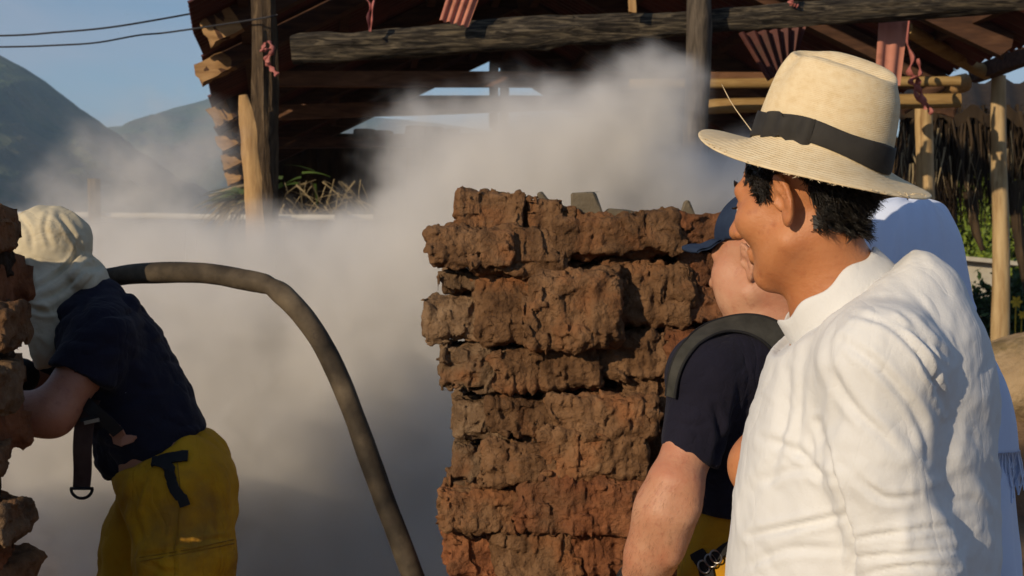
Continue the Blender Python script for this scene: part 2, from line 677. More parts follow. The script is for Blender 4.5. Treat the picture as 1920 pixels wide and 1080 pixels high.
def hills(name, dist, prof, depth_front, depth_back, seed, amp):
    """a ridge whose crest follows (pixel) points at distance dist, falling towards us and away"""
    prof = np.array(prof, float)
    X = (prof[:, 0] - 960) / F * dist
    Zc = (480 - prof[:, 1]) / F * dist + 1.6
    nu, nv = 360, 150
    xs = np.linspace(X[0], X[-1], nu)
    zc = np.interp(xs, X, Zc)
    t = np.linspace(-1, 1, nv)
    XX, T = np.meshgrid(xs, t, indexing='ij')
    Y = dist + np.where(T < 0, T * depth_front, T * depth_back)
    fall = np.where(T < 0, (1 + T) ** 1.15, (1 - T) ** 1.2)
    ZZ = zc[:, None] * fall
    q = np.stack([XX, Y, 0 * XX + seed], -1).reshape(-1, 3)
    gul = ridged(q * np.array([1 / 90.0, 1 / 330.0, 1]) + seed + 0.35 * fbm(q / 150.0, 3)[:, None], 5).reshape(XX.shape)
    det = fbm(q / 26.0 + seed, 4).reshape(XX.shape)
    env = np.clip(4 * fall * (1 - fall), 0, 1)
    ZZ = ZZ + amp * env * gul * 1.0 + amp * 0.14 * det * (0.25 + env) - 2
    v = np.stack([XX, Y, ZZ], -1).reshape(-1, 3)
    return setp(obj(name, v, grid_faces(nu, nv), M_hill), kind='structure')


hills('mountain', 950, [(-1900, 180), (-900, 20), (-400, -30), (-150, 30), (0, 96), (45, 120), (85, 146), (125, 180), (165, 216), (200, 246), (260, 300),
                        (340, 360), (430, 440), (600, 480)], 520, 500, 3.0, 26)
hills('far_mountain', 1900, [(-300, 330), (100, 250), (185, 236), (225, 233), (270, 235), (300, 208), (330, 199), (365, 191), (400, 180), (460, 170), (560, 195),
                             (700, 215), (1000, 250), (1400, 300), (2000, 330), (2900, 300)], 700, 600, 8.0, 34)

# ================================================================== shed
E0, E1 = P(362, 32, 9.0), P(430, 345, 18.0)        # left eave, near and far
G0, G1 = P(1120, -345, 9.0), P(912, 118, 18.0)     # ridge
H0, H1 = P(2010, 70, 9.0), P(1262, 345, 18.0)      # right eave
shed = thing('open_shed', (G0[0], 13.5, 0), 'long open timber shed with red corrugated roof on rough posts behind the smoke', 'shed')


def roof_pt(side, t, u, off=0.0):
    e = (E0 + (E1 - E0) * t) if side < 0 else (H0 + (H1 - H0) * t)
    g = G0 + (G1 - G0) * t
    p = e + (g - e) * u
    return p + np.array([0, 0, off])


def sheet_vf(c00, c10, c11, c01, waves=9, amp=0.016, thick=0.004, nl=3, wob=0.0, seed=0):
    """a corrugated sheet over four corners: waves run from edge c00-c01 to edge c10-c11"""
    nu = waves * 6 + 1
    u = np.linspace(0, 1, nu)[:, None, None]
    w = np.linspace(0, 1, nl)[None, :, None]
    p = (c00 * (1 - u) + c10 * u) * (1 - w) + (c01 * (1 - u) + c11 * u) * w
    nrm = unit(np.cross(c10 - c00, c01 - c00))
    if nrm[2] < 0:
        nrm = -nrm
    hgt = amp * np.sin(2 * np.pi * waves * u) + wob * np.sin(3 * w + seed) * np.cos(4 * u + seed)
    a = (p + nrm * hgt).reshape(-1, 3)
    b = a - nrm * thick
    f = grid_faces(nu, nl).tolist()
    k = len(a)
    f2 = [[i + k for i in q[::-1]] for q in f]
    rim = list(range(nl)) + [i * nl + nl - 1 for i in range(1, nu)] + [(nu - 1) * nl + j for j in range(nl - 2, -1, -1)] + [i * nl for i in range(nu - 2, 0, -1)]
    fr = [[rim[i], rim[(i + 1) % len(rim)], rim[(i + 1) % len(rim)] + k, rim[i] + k] for i in range(len(rim))]
    return np.vstack([a, b]), f + f2 + fr


rr = random.Random(4)
NS = 11
for side in (-1, 1):
    for k in range(NS):
        for j in range(2):
            t0, t1 = k / NS, (k + 1) / NS
            g0 = 0.004 * rr.random()
            gap = {(-1, 1, 0): 0.012, (-1, 4, 0): 0.012, (-1, 6, 0): 0.01, (-1, 1, 1): 0.014, (1, 5, 0): 0.02}.get((side, k, j), -0.006)
            u0, u1 = (-0.01, 0.54) if j == 0 else (0.5, 1.0)
            offs = 0.10 + 0.02 * j + 0.006 * rr.random()
            jit = lambda: rr.uniform(-0.008, 0.008)
            tt0, tt1 = t0 + gap / 2, t1 - gap / 2
            c = [roof_pt(side, tt0, u0 + jit(), offs), roof_pt(side, tt1, u0 + jit(), offs), roof_pt(side, tt1, u1 + jit(), offs), roof_pt(side, tt0, u1 + jit(), offs)]
            v, f = sheet_vf(*c, waves=8, wob=0.012, seed=k + 3 * j)
            obj('roof_sheet', v, f, M_sheet, shed, smooth=True, sharp=50)
# ridge cap
v, f = merge([sheet_vf(roof_pt(-1, 0, 0.94, 0.16), roof_pt(-1, 1, 0.94, 0.16), roof_pt(-1, 1, 1.0, 0.17), roof_pt(-1, 0, 1.0, 0.17), waves=3, amp=0.004),
              sheet_vf(roof_pt(1, 0, 0.94, 0.16), roof_pt(1, 1, 0.94, 0.16), roof_pt(1, 1, 1.0, 0.17), roof_pt(1, 0, 1.0, 0.17), waves=3, amp=0.004)])
obj('ridge_cap', v, f, M_sheet, shed)


def plank(name, a, b, hw, hh, m, parent, nseg=10, rough=0.05, seed=0, hang=(0, 0, 1)):
    """a sawn length with uneven faces and split ends"""
    a, b = np.asarray(a, float), np.asarray(b, float)
    t = unit(b - a)
    s = unit(np.cross(t, np.asarray(hang, float)))
    w = np.cross(s, t)
    c = np.array([[-1, -1], [0, -1.04], [1, -1], [1.04, 0], [1, 1], [0, 1.03], [-1, 1], [-1.03, 0]])
    ts = np.linspace(0, 1, nseg)
    U_, K_ = np.meshgrid(ts, np.arange(8), indexing='ij')
    U_, K_ = U_.ravel(), K_.ravel()
    cx_, cy_ = c[K_, 0], c[K_, 1]
    kk = 1 + rough * 2 * fbm(np.stack([U_ * 6 + seed, cx_ * 1.5 + seed * 2, cy_ * 1.5], 1), 2)
    e_ = np.where((U_ == 0) | (U_ == 1), np.array([rr.uniform(-1, 1) for _ in range(len(U_))]) * hh * .35, 0)
    V = a + (b - a) * U_[:, None] + s * (hw * cx_ * kk)[:, None] + w * (hh * cy_ * kk)[:, None] + t * e_[:, None]
    V = list(V)
    f = grid_faces(nseg, 8, wrap_v=True, flip=True).tolist()
    nn = len(V)
    V += [a, b]
    f += [[nn, k, (k + 1) % 8] for k in range(8)]
    o = (nseg - 1) * 8
    f += [[nn + 1, o + (k + 1) % 8, o + k] for k in range(8)]
    return obj(name, V, f, m, parent, smooth=True, sharp=35)


# rafters: left tails stick out, sun on them and shade inside painted as colour
for i, t in enumerate((0.06, 0.19, 0.42, 0.6, 0.76, 0.93)):
    for side in (-1, 1):
        a = roof_pt(side, t, -0.005 + 0.03 * (i == 0) - (0.012 if i == 1 else 0), 0.0)
        b = roof_pt(side, t, 1.0, 0.0)
        hw, hh = [(0.05, 0.085), (0.075, 0.07), (0.06, 0.085), (0.06, 0.08), (0.055, 0.08), (0.06, 0.075)][i]
        a = a + np.array([0, 0, -0.02])
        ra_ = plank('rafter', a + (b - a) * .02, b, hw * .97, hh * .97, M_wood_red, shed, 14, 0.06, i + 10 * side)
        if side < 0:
            plank('rafter_tail', a, a + (b - a) * (.075 + .02 * math.sin(i * 2.2)), hw, hh, M_rafter_sunlit, ra_, 7, 0.14, i + 3)
# purlins along the roof
for side in (-1, 1):
    for u in (0.12, 0.4, 0.68, 0.93):
        plank('purlin', roof_pt(side, 0.01, u, 0.055), roof_pt(side, 0.99, u, 0.055), 0.035, 0.03, M_wood_red, shed, 12, 0.08, u * 9)
# tie beams across, each at a greater depth; sawn timber, two of them peeled poles
plank('tie_beam', P(505, 148, 11.3), P(1770, 152, 11.2), 0.05, 0.058, M_wood_mid, shed, 16, 0.08, 2)
plank('tie_beam', P(500, 212, 12.8), P(1500, 178, 12.8), 0.05, 0.062, M_wood_mid, shed, 16, 0.08, 5)
plank('tie_beam', P(500, 268, 14.5), P(1330, 262, 14.5), 0.05, 0.055, M_wood_red, shed, 16, 0.08, 7)
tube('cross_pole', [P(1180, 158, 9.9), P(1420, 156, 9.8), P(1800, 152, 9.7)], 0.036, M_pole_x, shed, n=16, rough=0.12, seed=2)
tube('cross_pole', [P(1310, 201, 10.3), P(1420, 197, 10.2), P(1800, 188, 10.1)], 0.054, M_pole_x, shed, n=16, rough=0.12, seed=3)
# the far gable: collar beam, two king posts
plank('collar_beam', P(640, 192, 17.6), P(1250, 190, 17.6), 0.05, 0.075, M_wood_red, shed, 12, 0.08, 3)
plank('collar_beam', P(815, 152, 17.7), P(1010, 152, 17.7), 0.05, 0.06, M_wood_red, shed, 12, 0.08, 3)
for x in (926, 946):
    plank('king_post', P(x, 240, 17.5), P(x, 110, 17.5), 0.055, 0.05, M_wood_old, shed, 8, 0.08, x, hang=(0, 1, 0))
# the gable beam in front: one rough trunk
pts = spline([P(548, 92, 8.75), P(700, 82, 8.75), P(960, 66, 8.7), P(1130, 52, 8.7), P(1290, 44, 8.65), P(1500, 28, 8.6), P(1700, 12, 8.55), P(1960, -8, 8.5)], 70)
rad = np.interp(np.linspace(0, 1, 70), [0, 0.3, 0.55, 1], [0.082, 0.088, 0.074, 0.07])
v, f = tube_vf(pts, rad, 22, 0.34, 6, seed=4)
obj('gable_beam', v, f, M_beam_old, shed, sharp=50)


# posts
def post(name, top, bot, r0, r1, m, seed, rough=0.22, nn=60, bend=0.0, seg=18, parent=shed):
    p = lerp_pts(bot, top, nn)
    s = np.linspace(0, 1, nn)
    p[:, 0] += bend * np.sin(s * np.pi * 1.5 + seed) + 0.02 * np.sin(s * 9 + seed) * r0 / 0.1
    v, f = tube_vf(p, r1 + (r0 - r1) * s, seg, rough, 4, seed=seed)
    return obj(name, v, f, m, parent, sharp=50)


def floor_under(p):
    return np.array([p[0], p[1], -0.1])


a = P(497, -60, 8.95)
post('post', a, floor_under(P(499, 400, 8.95)), 0.072, 0.09, M_wood_mid2, 1, 0.42, bend=0.012)
a = P(1307, -30, 8.45)
post('post', a, floor_under(P(1301, 300, 8.45)), 0.075, 0.07, M_wood_old, 5, 0.25, bend=0.008)
post('post', P(1735, 190, 11.0), floor_under(P(1738, 400, 11.0)), 0.065, 0.07, M_pole, 8, 0.18, bend=0.01)
post('post', P(1190, 150, 16.5), floor_under(P(1190, 400, 16.5)), 0.08, 0.08, M_wood_old, 9, 0.2)
post('post', P(505, 320, 17.0), floor_under(P(505, 400, 17.0)), 0.08, 0.08, M_wood_old, 9, 0.2)
# a split pale board standing against the left post
pts = spline([floor_under(P(492, 500, 8.72)) + [0.0, 0, 0.05], P(483, 560, 8.72), P(478, 430, 8.72), P(472, 330, 8.72), P(464, 240, 8.72), P(456, 178, 8.72)], 40)
v, f = tube_vf(pts, np.interp(np.linspace(0, 1, 40), [0, 0.75, 0.9, 1], [0.06, 0.056, 0.045, 0.028]), 10, 0.3, 5, flat=(0.4, 1.0), seed=3)
obj('split_board', v, f, M_wood_new, shed, sharp=40)
# pole end above the roof at the left
tube('stub_post', [P(432, 40, 9.6), P(424, -5, 9.6), P(420, -60, 9.6)], 0.055, M_wood_old, shed, n=10, rough=0.2)
# loose pieces hanging in the gable
v, f = sheet_vf(P(842, -20, 8.5), P(905, -22, 8.55), P(878, 50, 8.5), P(824, 38, 8.45), waves=4, amp=0.016)
setp(obj('hanging_sheet', v, f, M_sheet_pink, shed, sharp=50), 'strip of faded pink corrugated sheet hanging above the gable beam')
v, f = sheet_vf(P(1649, 30, 8.75), P(1704, 28, 8.8), P(1688, 160, 8.8), P(1640, 160, 8.75), waves=2, amp=0.012)
setp(obj('hanging_sheet', v, f, M_sheet_pink, shed, sharp=50), 'long strip of faded pink sheet hanging behind the straw hat')
v, f = sheet_vf(P(1385, 62, 9.2), P(1512, 48, 9.5), P(1490, 120, 9.5), P(1440, 152, 9.2), waves=6, amp=0.022)
setp(obj('hanging_sheet', v, f, M_sheet, shed, sharp=50), 'crumpled corner of rusty corrugated sheet')
plank('wood_splint', P(1186, 24, 8.5), P(1184, -30, 8.5), 0.022, 0.02, M_wood_new, shed, 6, 0.1, 1, hang=(0, 1, 0))


def tie(pts, d, w=0.012, seed=0, nn=30):
    p = spline([P(x, y, d + 0.02 * math.sin(i * 2.1 + seed)) for i, (x, y) in enumerate(pts)], nn)
    v, f = tube_vf(p, w * (1 + 0.5 * np.sin(np.arange(nn) * 1.3 + seed)), 6, 0.3, 30, flat=(1.0, 0.5), seed=seed)
    obj('plastic_tie', v, f, M_rope, shed, sharp=60)


tie([(680, -10), (695, 10), (690, 30), (694, 58), (697, 40), (699, 10), (705, -10)], 8.55, 0.012, 1)
tie([(505, 78), (512, 95), (498, 110), (507, 125), (520, 140)], 8.82, 0.013, 2)
tie([(497, 80), (492, 95), (508, 92), (500, 118)], 8.80, 0.013, 3)
tie([(1706, 30), (1700, 75), (1712, 110), (1704, 135), (1722, 150), (1716, 175), (1742, 200), (1745, 215)], 9.5, 0.022, 4)
tie([(1722, 110), (1725, 140), (1706, 150), (1725, 170), (1735, 205)], 9.45, 0.02, 6)
tie([(1495, 12), (1482, 5), (1492, -10)], 8.5, 0.02, 7)
# cut timbers and rafters of the right bay, catching the sun
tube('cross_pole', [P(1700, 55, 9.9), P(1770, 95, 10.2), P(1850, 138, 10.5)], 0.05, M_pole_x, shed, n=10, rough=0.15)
tube('cross_pole', [P(1760, 170, 10.8), P(1800, 158, 10.7), P(1812, 156, 10.7)], 0.07, M_wood_new, shed, n=8, rough=0.15)
tube('cross_pole', [P(1690, 205, 10.6), P(1740, 175, 10.6), P(1765, 160, 10.6)], 0.05, M_wood_red, shed, n=8, rough=0.15)
plank('splinter_board', P(1735, 190, 10.7), P(1792, 208, 10.5), 0.02, 0.05, M_wood_red, shed, 8, 0.2, 4)
# lean-to corner at the right: pale round post with a sawn beam on it
post('post', P(1871, 142, 10.6), floor_under(P(1886, 500, 10.6)), 0.052, 0.075, M_pole, 3, 0.12, bend=0.012)
plank('tie_beam', P(1826, 140, 10.7), P(1990, 82, 9.6), 0.05, 0.055, M_wood_red, shed, 10, 0.08, 6)


# ---- thatch: hanging dry strips, each a thin curved blade
def blades(n, sample, length, width, seed, droop=0.2, seg=4):
    g = np.random.RandomState(seed)
    V, Fc = [], []
    for i in range(n):
        p, d = sample(g)
        L = length * g.uniform(0.45, 1.1)
        w = width * g.uniform(0.5, 1.3)
        d = unit(d)
        side = unit(np.cross(d, [g.uniform(-1, 1), g.uniform(-1, 1), 0.2]))
        b = len(V)
        cur = np.array(p, float)
        for k in range(seg + 1):
            u = k / seg
            ww = w * (1 - 0.85 * u)
            V += [cur - side * ww, cur + side * ww]
            d = unit(d + np.array([g.uniform(-.15, .15), g.uniform(-.15, .15), -droop]))
            cur = cur + d * L / seg
        for k in range(seg):
            o = b + 2 * k
            Fc.append([o, o + 1, o + 3, o + 2])
    return np.array(V), Fc


hut = thing('thatched_lean_to', P(1850, 480, 15) * [1, 1, 0], 'dark lean-to with a ragged fringe of hanging dry thatch at the right edge', 'lean-to')
v, f = merge([sheet_vf(P(1690, 205, 13.2), P(1990, 205, 13.2), P(1990, 150, 18), P(1660, 150, 18), waves=5, amp=0.05, thick=0.12),
              ])
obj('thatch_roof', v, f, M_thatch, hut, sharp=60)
def smp(g):
    x = g.uniform(1690, 2000)
    return P(x, g.uniform(195, 235), 13.2 + g.uniform(0, 1.6)), np.array([g.uniform(-.15, .15), g.uniform(-.1, .1), -1])
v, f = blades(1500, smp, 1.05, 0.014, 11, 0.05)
setp(obj('thatch_fringe', v, f, M_thatch, hut, smooth=False), kind='stuff')
def smp(g):
    x = g.uniform(1690, 2000)
    return P(x, g.uniform(220, 330), 13.0 + g.uniform(0, .3)), np.array([g.uniform(-.25, .25), g.uniform(-.1, .1), -1])
v, f = blades(70, smp, 0.5, 0.009, 21, 0.05)
setp(obj('thatch_straw', v, f, M_palm_dry, hut, smooth=False), kind='stuff')
for x, y in ((1700, 17.2), (1960, 17.2), (1960, 13.6)):
    q = P(x, 180, y)
    post('post', q, floor_under(q), 0.06, 0.07, M_wood_old, x, parent=hut)
v, f = box_vf(P(1800, 430, 18.3) + np.array([0.6, 0, -0.4]), [1.9, 0, 0], [0, 0.08, 0], [0, 0, 0.12])
# dark root-like bundle hanging below the fringe
for i, (x, y0, y1) in enumerate(((1828, 380, 470), (1912, 360, 560))):
    p = spline([P(x - 8, y0 - 20, 13.3), P(x, (y0 + y1) / 2, 13.25), P(x + 14, y1, 13.2)], 14)
    v, f = tube_vf(p, np.linspace(0.07, 0.02, 14), 8, 0.5, 20, seed=i)
    obj('thatch_bundle', v, f, M_thatch, hut, sharp=60)

# dark upright thatch added behind shed and lean-to so their insides stay dark
def added_thatch_wall(parent, x0, x1, ytop0, ytop1, d, seed, name='added_thatch_wall'):
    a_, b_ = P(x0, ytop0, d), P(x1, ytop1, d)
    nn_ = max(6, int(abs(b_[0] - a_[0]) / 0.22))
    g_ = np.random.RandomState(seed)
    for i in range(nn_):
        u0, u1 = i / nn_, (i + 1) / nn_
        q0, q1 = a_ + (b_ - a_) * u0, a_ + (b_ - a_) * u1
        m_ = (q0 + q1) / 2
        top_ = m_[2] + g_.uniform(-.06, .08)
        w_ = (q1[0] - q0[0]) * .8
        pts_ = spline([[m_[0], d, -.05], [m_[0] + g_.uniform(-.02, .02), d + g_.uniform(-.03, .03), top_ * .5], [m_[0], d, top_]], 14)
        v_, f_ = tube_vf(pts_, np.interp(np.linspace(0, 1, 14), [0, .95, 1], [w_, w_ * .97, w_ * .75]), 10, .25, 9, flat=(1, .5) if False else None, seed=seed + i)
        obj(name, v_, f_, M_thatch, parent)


added_thatch_wall(shed, 440, 1250, 250, 246, 18.25, 3)
added_thatch_wall(shed, 1250, 1700, 255, 250, 17.6, 5)
added_thatch_wall(hut, 1690, 1790, 260, 260, 16.9, 7)

# dried palm leaves under the left eave
palm = thing('palm_leaf_heap', P(430, 480, 12) * [1, 1, 0] + [0, 0, 2.05], 'tangle of dry and green palm leaves under the left end of the roof', 'palm leaves')
def smp(g):
    return P(g.uniform(440, 475), g.uniform(362, 385), 11.6 + g.uniform(-.2, .6)), np.array([g.uniform(-1.0, -.1), g.uniform(-.4, .4), g.uniform(-.4, .25)])
v, f = blades(90, smp, 0.45, 0.011, 5, 0.22, 5)
setp(obj('dry_leaflets', v, f, M_palm_dry, palm, smooth=False), kind='stuff')
def smp(g):
    return P(g.uniform(425, 470), g.uniform(352, 378), 11.5 + g.uniform(-.2, .5)), np.array([g.uniform(-1.0, -.3), g.uniform(-.4, .4), g.uniform(-.1, .25)])
v, f = blades(34, smp, 0.3, 0.014, 6, 0.1, 4)
setp(obj('green_leaflets', v, f, M_leaf_dark, palm, smooth=False), kind='stuff')
def smp(g):
    return P(g.uniform(525, 680), g.uniform(335, 420), 13 + g.uniform(-.3, 1.2)), np.array([g.uniform(-.8, .8), g.uniform(-.4, .4), g.uniform(-1, .1)])
v, f = blades(110, smp, 0.4, 0.010, 7, 0.15, 4)
setp(obj('dry_leaflets', v, f, M_palm_dry, palm, smooth=False), kind='stuff')
def smp(g):
    return P(g.uniform(525, 600), g.uniform(315, 345), 13 + g.uniform(-.3, .4)), np.array([g.uniform(-.8, .8), g.uniform(-.4, .4), g.uniform(-.4, .3)])
v, f = blades(8, smp, 0.3, 0.018, 8, 0.15, 4)
setp(obj('green_leaflets', v, f, M_leaf_dark, palm, smooth=False), kind='stuff')
tube('leaf_stalk', [P(500, 340, 11.5), P(440, 352, 11.4), P(392, 368, 11.4)], 0.014, M_palm_dry, palm, n=8)
tube('leaf_stalk', [P(520, 345, 11.6), P(440, 366, 11.5), P(408, 392, 11.5)], 0.012, M_palm_dry, palm, n=8)

# ================================================================== rail fence at the left
fence = thing('rail_fence', P(280, 405, 12.5) * [1, 1, 0], 'long whitewashed rail on a grey post behind the thin smoke', 'fence')
tube('rail', [P(-200, 402, 12.6), P(100, 403, 12.5), P(300, 405, 12.5), P(480, 408, 12.5), P(700, 408, 12.6)], 0.028, M_white_rail, fence, n=30, rough=0.12)
post('post', P(178, 335, 12.4), floor_under(P(177, 405, 12.4)), 0.055, 0.06, M_wood_old, 2, 0.15, parent=fence)
post('post', P(640, 395, 12.45), floor_under(P(640, 405, 12.45)), 0.055, 0.06, M_wood_old, 3, 0.15, parent=fence)
post('post', P(-180, 380, 12.45), floor_under(P(-180, 405, 12.45)), 0.055, 0.06, M_wood_old, 3, 0.15, parent=fence)

# ================================================================== overhead cables
v, f = tube_vf(spline([P(-900, 50, 9.0), P(-300, 72, 9.1), P(0, 67, 9.2), P(100, 61, 9.2), P(200, 52, 9.2), P(300, 36, 9.3), P(420, 14, 9.5), P(480, 2, 9.6)], 50), 0.0065, 6)
setp(obj('power_cable', v, f, M_cable, base=P(420, 14, 9.5)), 'upper of two thin dark cables running to the shed roof', 'cable')
v, f = tube_vf(spline([P(-900, 70, 9.0), P(-300, 90, 9.1), P(0, 88, 9.2), P(100, 85, 9.2), P(180, 80, 9.2), P(260, 66, 9.3), P(320, 60, 9.4), P(480, 36, 8.8), P(520, 28, 8.8)], 50), 0.006, 6)
setp(obj('power_cable', v, f, M_cable, base=P(320, 60, 9.4)), 'lower of two thin dark cables, sagging towards the shed corner', 'cable')

# ================================================================== right background
# clay mound by the pale post
def msdf(p):
    d = sd_ell(p, P(1955, 715, 9.6), (0.55, 0.5, 0.35))
    return d + 0.05 * fbm(p * 3, 4) + 0.012 * ridged(p * 9, 2)
c = P(1955, 715, 9.6)
V_, Q_ = surface(msdf, c - [0.75, 0.7, 0.55], c + [0.75, 0.7, 0.5], 0.025)
setp(obj('clay_block', V_, Q_, M_earth_pile, base=[c[0], c[1], 0.3]), 'rounded block of tan clay in front of the pale round post', 'clay block')
c2 = P(1960, 860, 9.4)
def msdf(p):
    d = sd_ell(p, np.array([c2[0], c2[1] + .3, -0.05]), (1.15, 1.0, 0.62))
    return d + 0.1 * fbm(p * 2, 4) + 0.03 * ridged(p * 6, 3)
V_, Q_ = surface(msdf, [c2[0] - 1.5, c2[1] - 1.1, -0.15], [c2[0] + 1.5, c2[1] + 1.7, 0.9], 0.04)
setp(obj('earth_mound', V_, Q_, M_ground, base=[c2[0], c2[1], 0]), 'low brown earth mound with rubble under the clay block', 'mound')

# small plastered hut behind the bushes
cb = P(1828, 540, 27)
house = thing('plastered_hut', (cb[0], cb[1], 0), 'small pale plastered hut with a flat roof edge behind the blue veil', 'hut')
w2 = 0.34
v, f = box_vf([cb[0] - 0.5, cb[1] + 1.2, 0.75], [0.88, 0, 0], [0, 1.2, 0], [0, 0, 0.78])
obj('wall', v, f, M_plaster, house, smooth=False)
v, f = box_vf([cb[0] - 0.3, cb[1] + 1.2, 1.56], [1.25, 0, -0.12], [0, 1.45, 0], [0, 0, 0.04])
obj('roof', v, f, M_plaster, house, smooth=False)
v, f = box_vf([cb[0] - 0.55, cb[1] - 0.012, 0.55], [0.24, 0, 0], [0, 0.02, 0], [0, 0, 0.55])
obj('door', v, f, M_wood_old, house, smooth=False)


def bush(name, c, rad, nleaf, lsize, m, label, seed, group=None):
    g = np.random.RandomState(seed)
    t = thing(name, (c[0], c[1], 0), label, 'bush', group)
    stems = []
    for k in range(7):
        a = g.uniform(0, 6.28)
        e = np.array([c[0] + rad[0] * 0.6 * math.cos(a), c[1] + rad[1] * 0.6 * math.sin(a), c[2] + rad[2] * g.uniform(-.2, .6)])
        stems.append(tube_vf(spline([[c[0], c[1], -0.05], [c[0] * .7 + e[0] * .3, c[1] * .7 + e[1] * .3, e[2] * .5], e], 8), np.linspace(0.04, 0.008, 8) * rad[0], 6))
    v, f = merge(stems)
    obj('stem', v, f, M_wood_old, t)
    # leaves gathered in clumps through the volume
    ncl = max(12, nleaf // 45)
    d = g.normal(size=(ncl, 3))
    d /= np.linalg.norm(d, axis=1)[:, None]
    cc = c + d * np.array(rad) * (g.uniform(0.35, 1.0, ncl) ** 0.6)[:, None]
    ci = g.randint(0, ncl, nleaf)
    p = cc[ci] + g.normal(size=(nleaf, 3)) * 0.17 * np.array(rad)
    p[:, 2] = np.maximum(p[:, 2], 0.03)
    a = g.normal(size=(nleaf, 3))
    a /= np.linalg.norm(a, axis=1)[:, None]
    b = np.cross(a, g.normal(size=(nleaf, 3)))
    b /= np.linalg.norm(b, axis=1)[:, None]
    s = lsize * g.uniform(0.5, 1.3, nleaf)[:, None]
    nn_ = np.cross(a, b)
    V = np.stack([p - a * s, p + b * s * 0.45 + nn_ * s * .12, p + a * s, p - b * s * 0.45 + nn_ * s * .12], 1).reshape(-1, 3)
    Fq = np.arange(nleaf * 4).reshape(-1, 4)
    obj('foliage', V, Fq, m, t, smooth=False)
    return t


bush('leafy_bush', P(1845, 440, 33), (1.5, 1.1, 1.3), 5200, 0.10, M_leaf, 'sunlit yellow-green bush seen above the small plastered hut', 31)
bush('leafy_bush', P(1930, 470, 31), (1.1, 1.1, 1.6), 4200, 0.10, M_leaf, 'sunlit green bush right of the pale round post', 32)
bush('leafy_bush', P(1790, 430, 34), (1.0, 1.0, 1.2), 2600, 0.10, M_leaf, 'green bush mostly hidden behind the blue veil', 33)
bush('dark_bush', P(1840, 620, 22), (0.75, 0.6, 0.72), 3600, 0.07, M_leaf_dark, 'low dark green bush at the foot of the plastered hut', 34)
bush('dark_bush', P(1925, 600, 21), (0.55, 0.6, 0.8), 3000, 0.07, M_leaf_dark, 'low dark green bush behind the clay block at the frame edge', 35)
M_petal = mat('yellow_petal', (0.8, 0.5, 0.03), rough=0.6)
for (x, y, s) in ((1905, 566, 0.09), (1916, 590, 0.06)):
    q = P(x, y, 20.2)
    parts = []
    for k in range(6):
        a = k * math.pi / 3
        dx = np.array([math.cos(a), 0, math.sin(a)])
        dy = np.array([-math.sin(a), 0, math.cos(a)])
        parts.append((np.array([q, q + dx * s * .6 + dy * s * .3 - [0, .02, 0], q + dx * s * 1.1 - [0, .01, 0], q + dx * s * .6 - dy * s * .3 - [0, .02, 0]]), [[0, 1, 2, 3]]))
    parts.append(tube_vf(spline([q, [q[0], q[1] + 0.02, q[2] * .5], [q[0] + .05, q[1] + .05, 0]], 6), 0.008, 5))
    v, f = merge(parts)
    setp(obj('yellow_flower', v, f, M_petal, base=[q[0], q[1], 0]),
         'larger yellow flower on the dark bush by the frame edge' if s > .07 else 'smaller yellow flower below the larger one on the dark bush', 'flower')
# trees far behind the lean-to
for i, (x, d, h) in enumerate(((1780, 48, 3.4), (2000, 46, 3.6))):
    bush('far_tree', P(x, 480, d) + [0, 0, 0.4], (3.6, 2.0, h), 2600, 0.32, M_leaf_dark,
         ['far dark tree seen in the gap between the lean-to thatch and the blue veil', 'far dark tree beyond the right edge of the lean-to'][i], 50 + i)

# ================================================================== kiln walls of rough burnt clay
def clay(name, cs, second, **k):
    return mat(name, cs, 14, 8, 0.95, 1.0, 55, bdist=0.02, distort=0.4, second=second, rand=0.18, spec=0.12, nrough=0.65, **k)


M_clay = clay('burnt_clay', [(0.3, (0.086, 0.045, 0.023)), (0.5, (0.184, 0.100, 0.050)), (0.68, (0.260, 0.148, 0.077)), (0.85, (0.366, 0.235, 0.143))], (5, 0.52, 0.7, (0.275, 0.113, 0.046)))
M_clay_red = clay('burnt_red_clay', [(0.3, (0.105, 0.042, 0.021)), (0.5, (0.243, 0.094, 0.042)), (0.68, (0.328, 0.138, 0.063)), (0.85, (0.402, 0.217, 0.120))], (5, 0.5, 0.68, (0.169, 0.088, 0.046)))
M_clay_pale = clay('ashy_clay', [(0.3, (0.100, 0.059, 0.033)), (0.5, (0.199, 0.125, 0.071)), (0.68, (0.288, 0.194, 0.117)), (0.85, (0.418, 0.319, 0.220))], (6, 0.55, 0.7, (0.248, 0.115, 0.052)))
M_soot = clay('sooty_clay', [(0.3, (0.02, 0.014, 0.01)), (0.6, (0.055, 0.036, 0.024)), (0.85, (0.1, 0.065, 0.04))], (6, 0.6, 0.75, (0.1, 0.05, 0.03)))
M_stone = mat('grey_stone', [(0.3, (0.10, 0.08, 0.055)), (0.6, (0.17, 0.14, 0.095)), (0.85, (0.24, 0.2, 0.15))], 9, 6, 0.9, 0.6, 40, bdist=0.01)


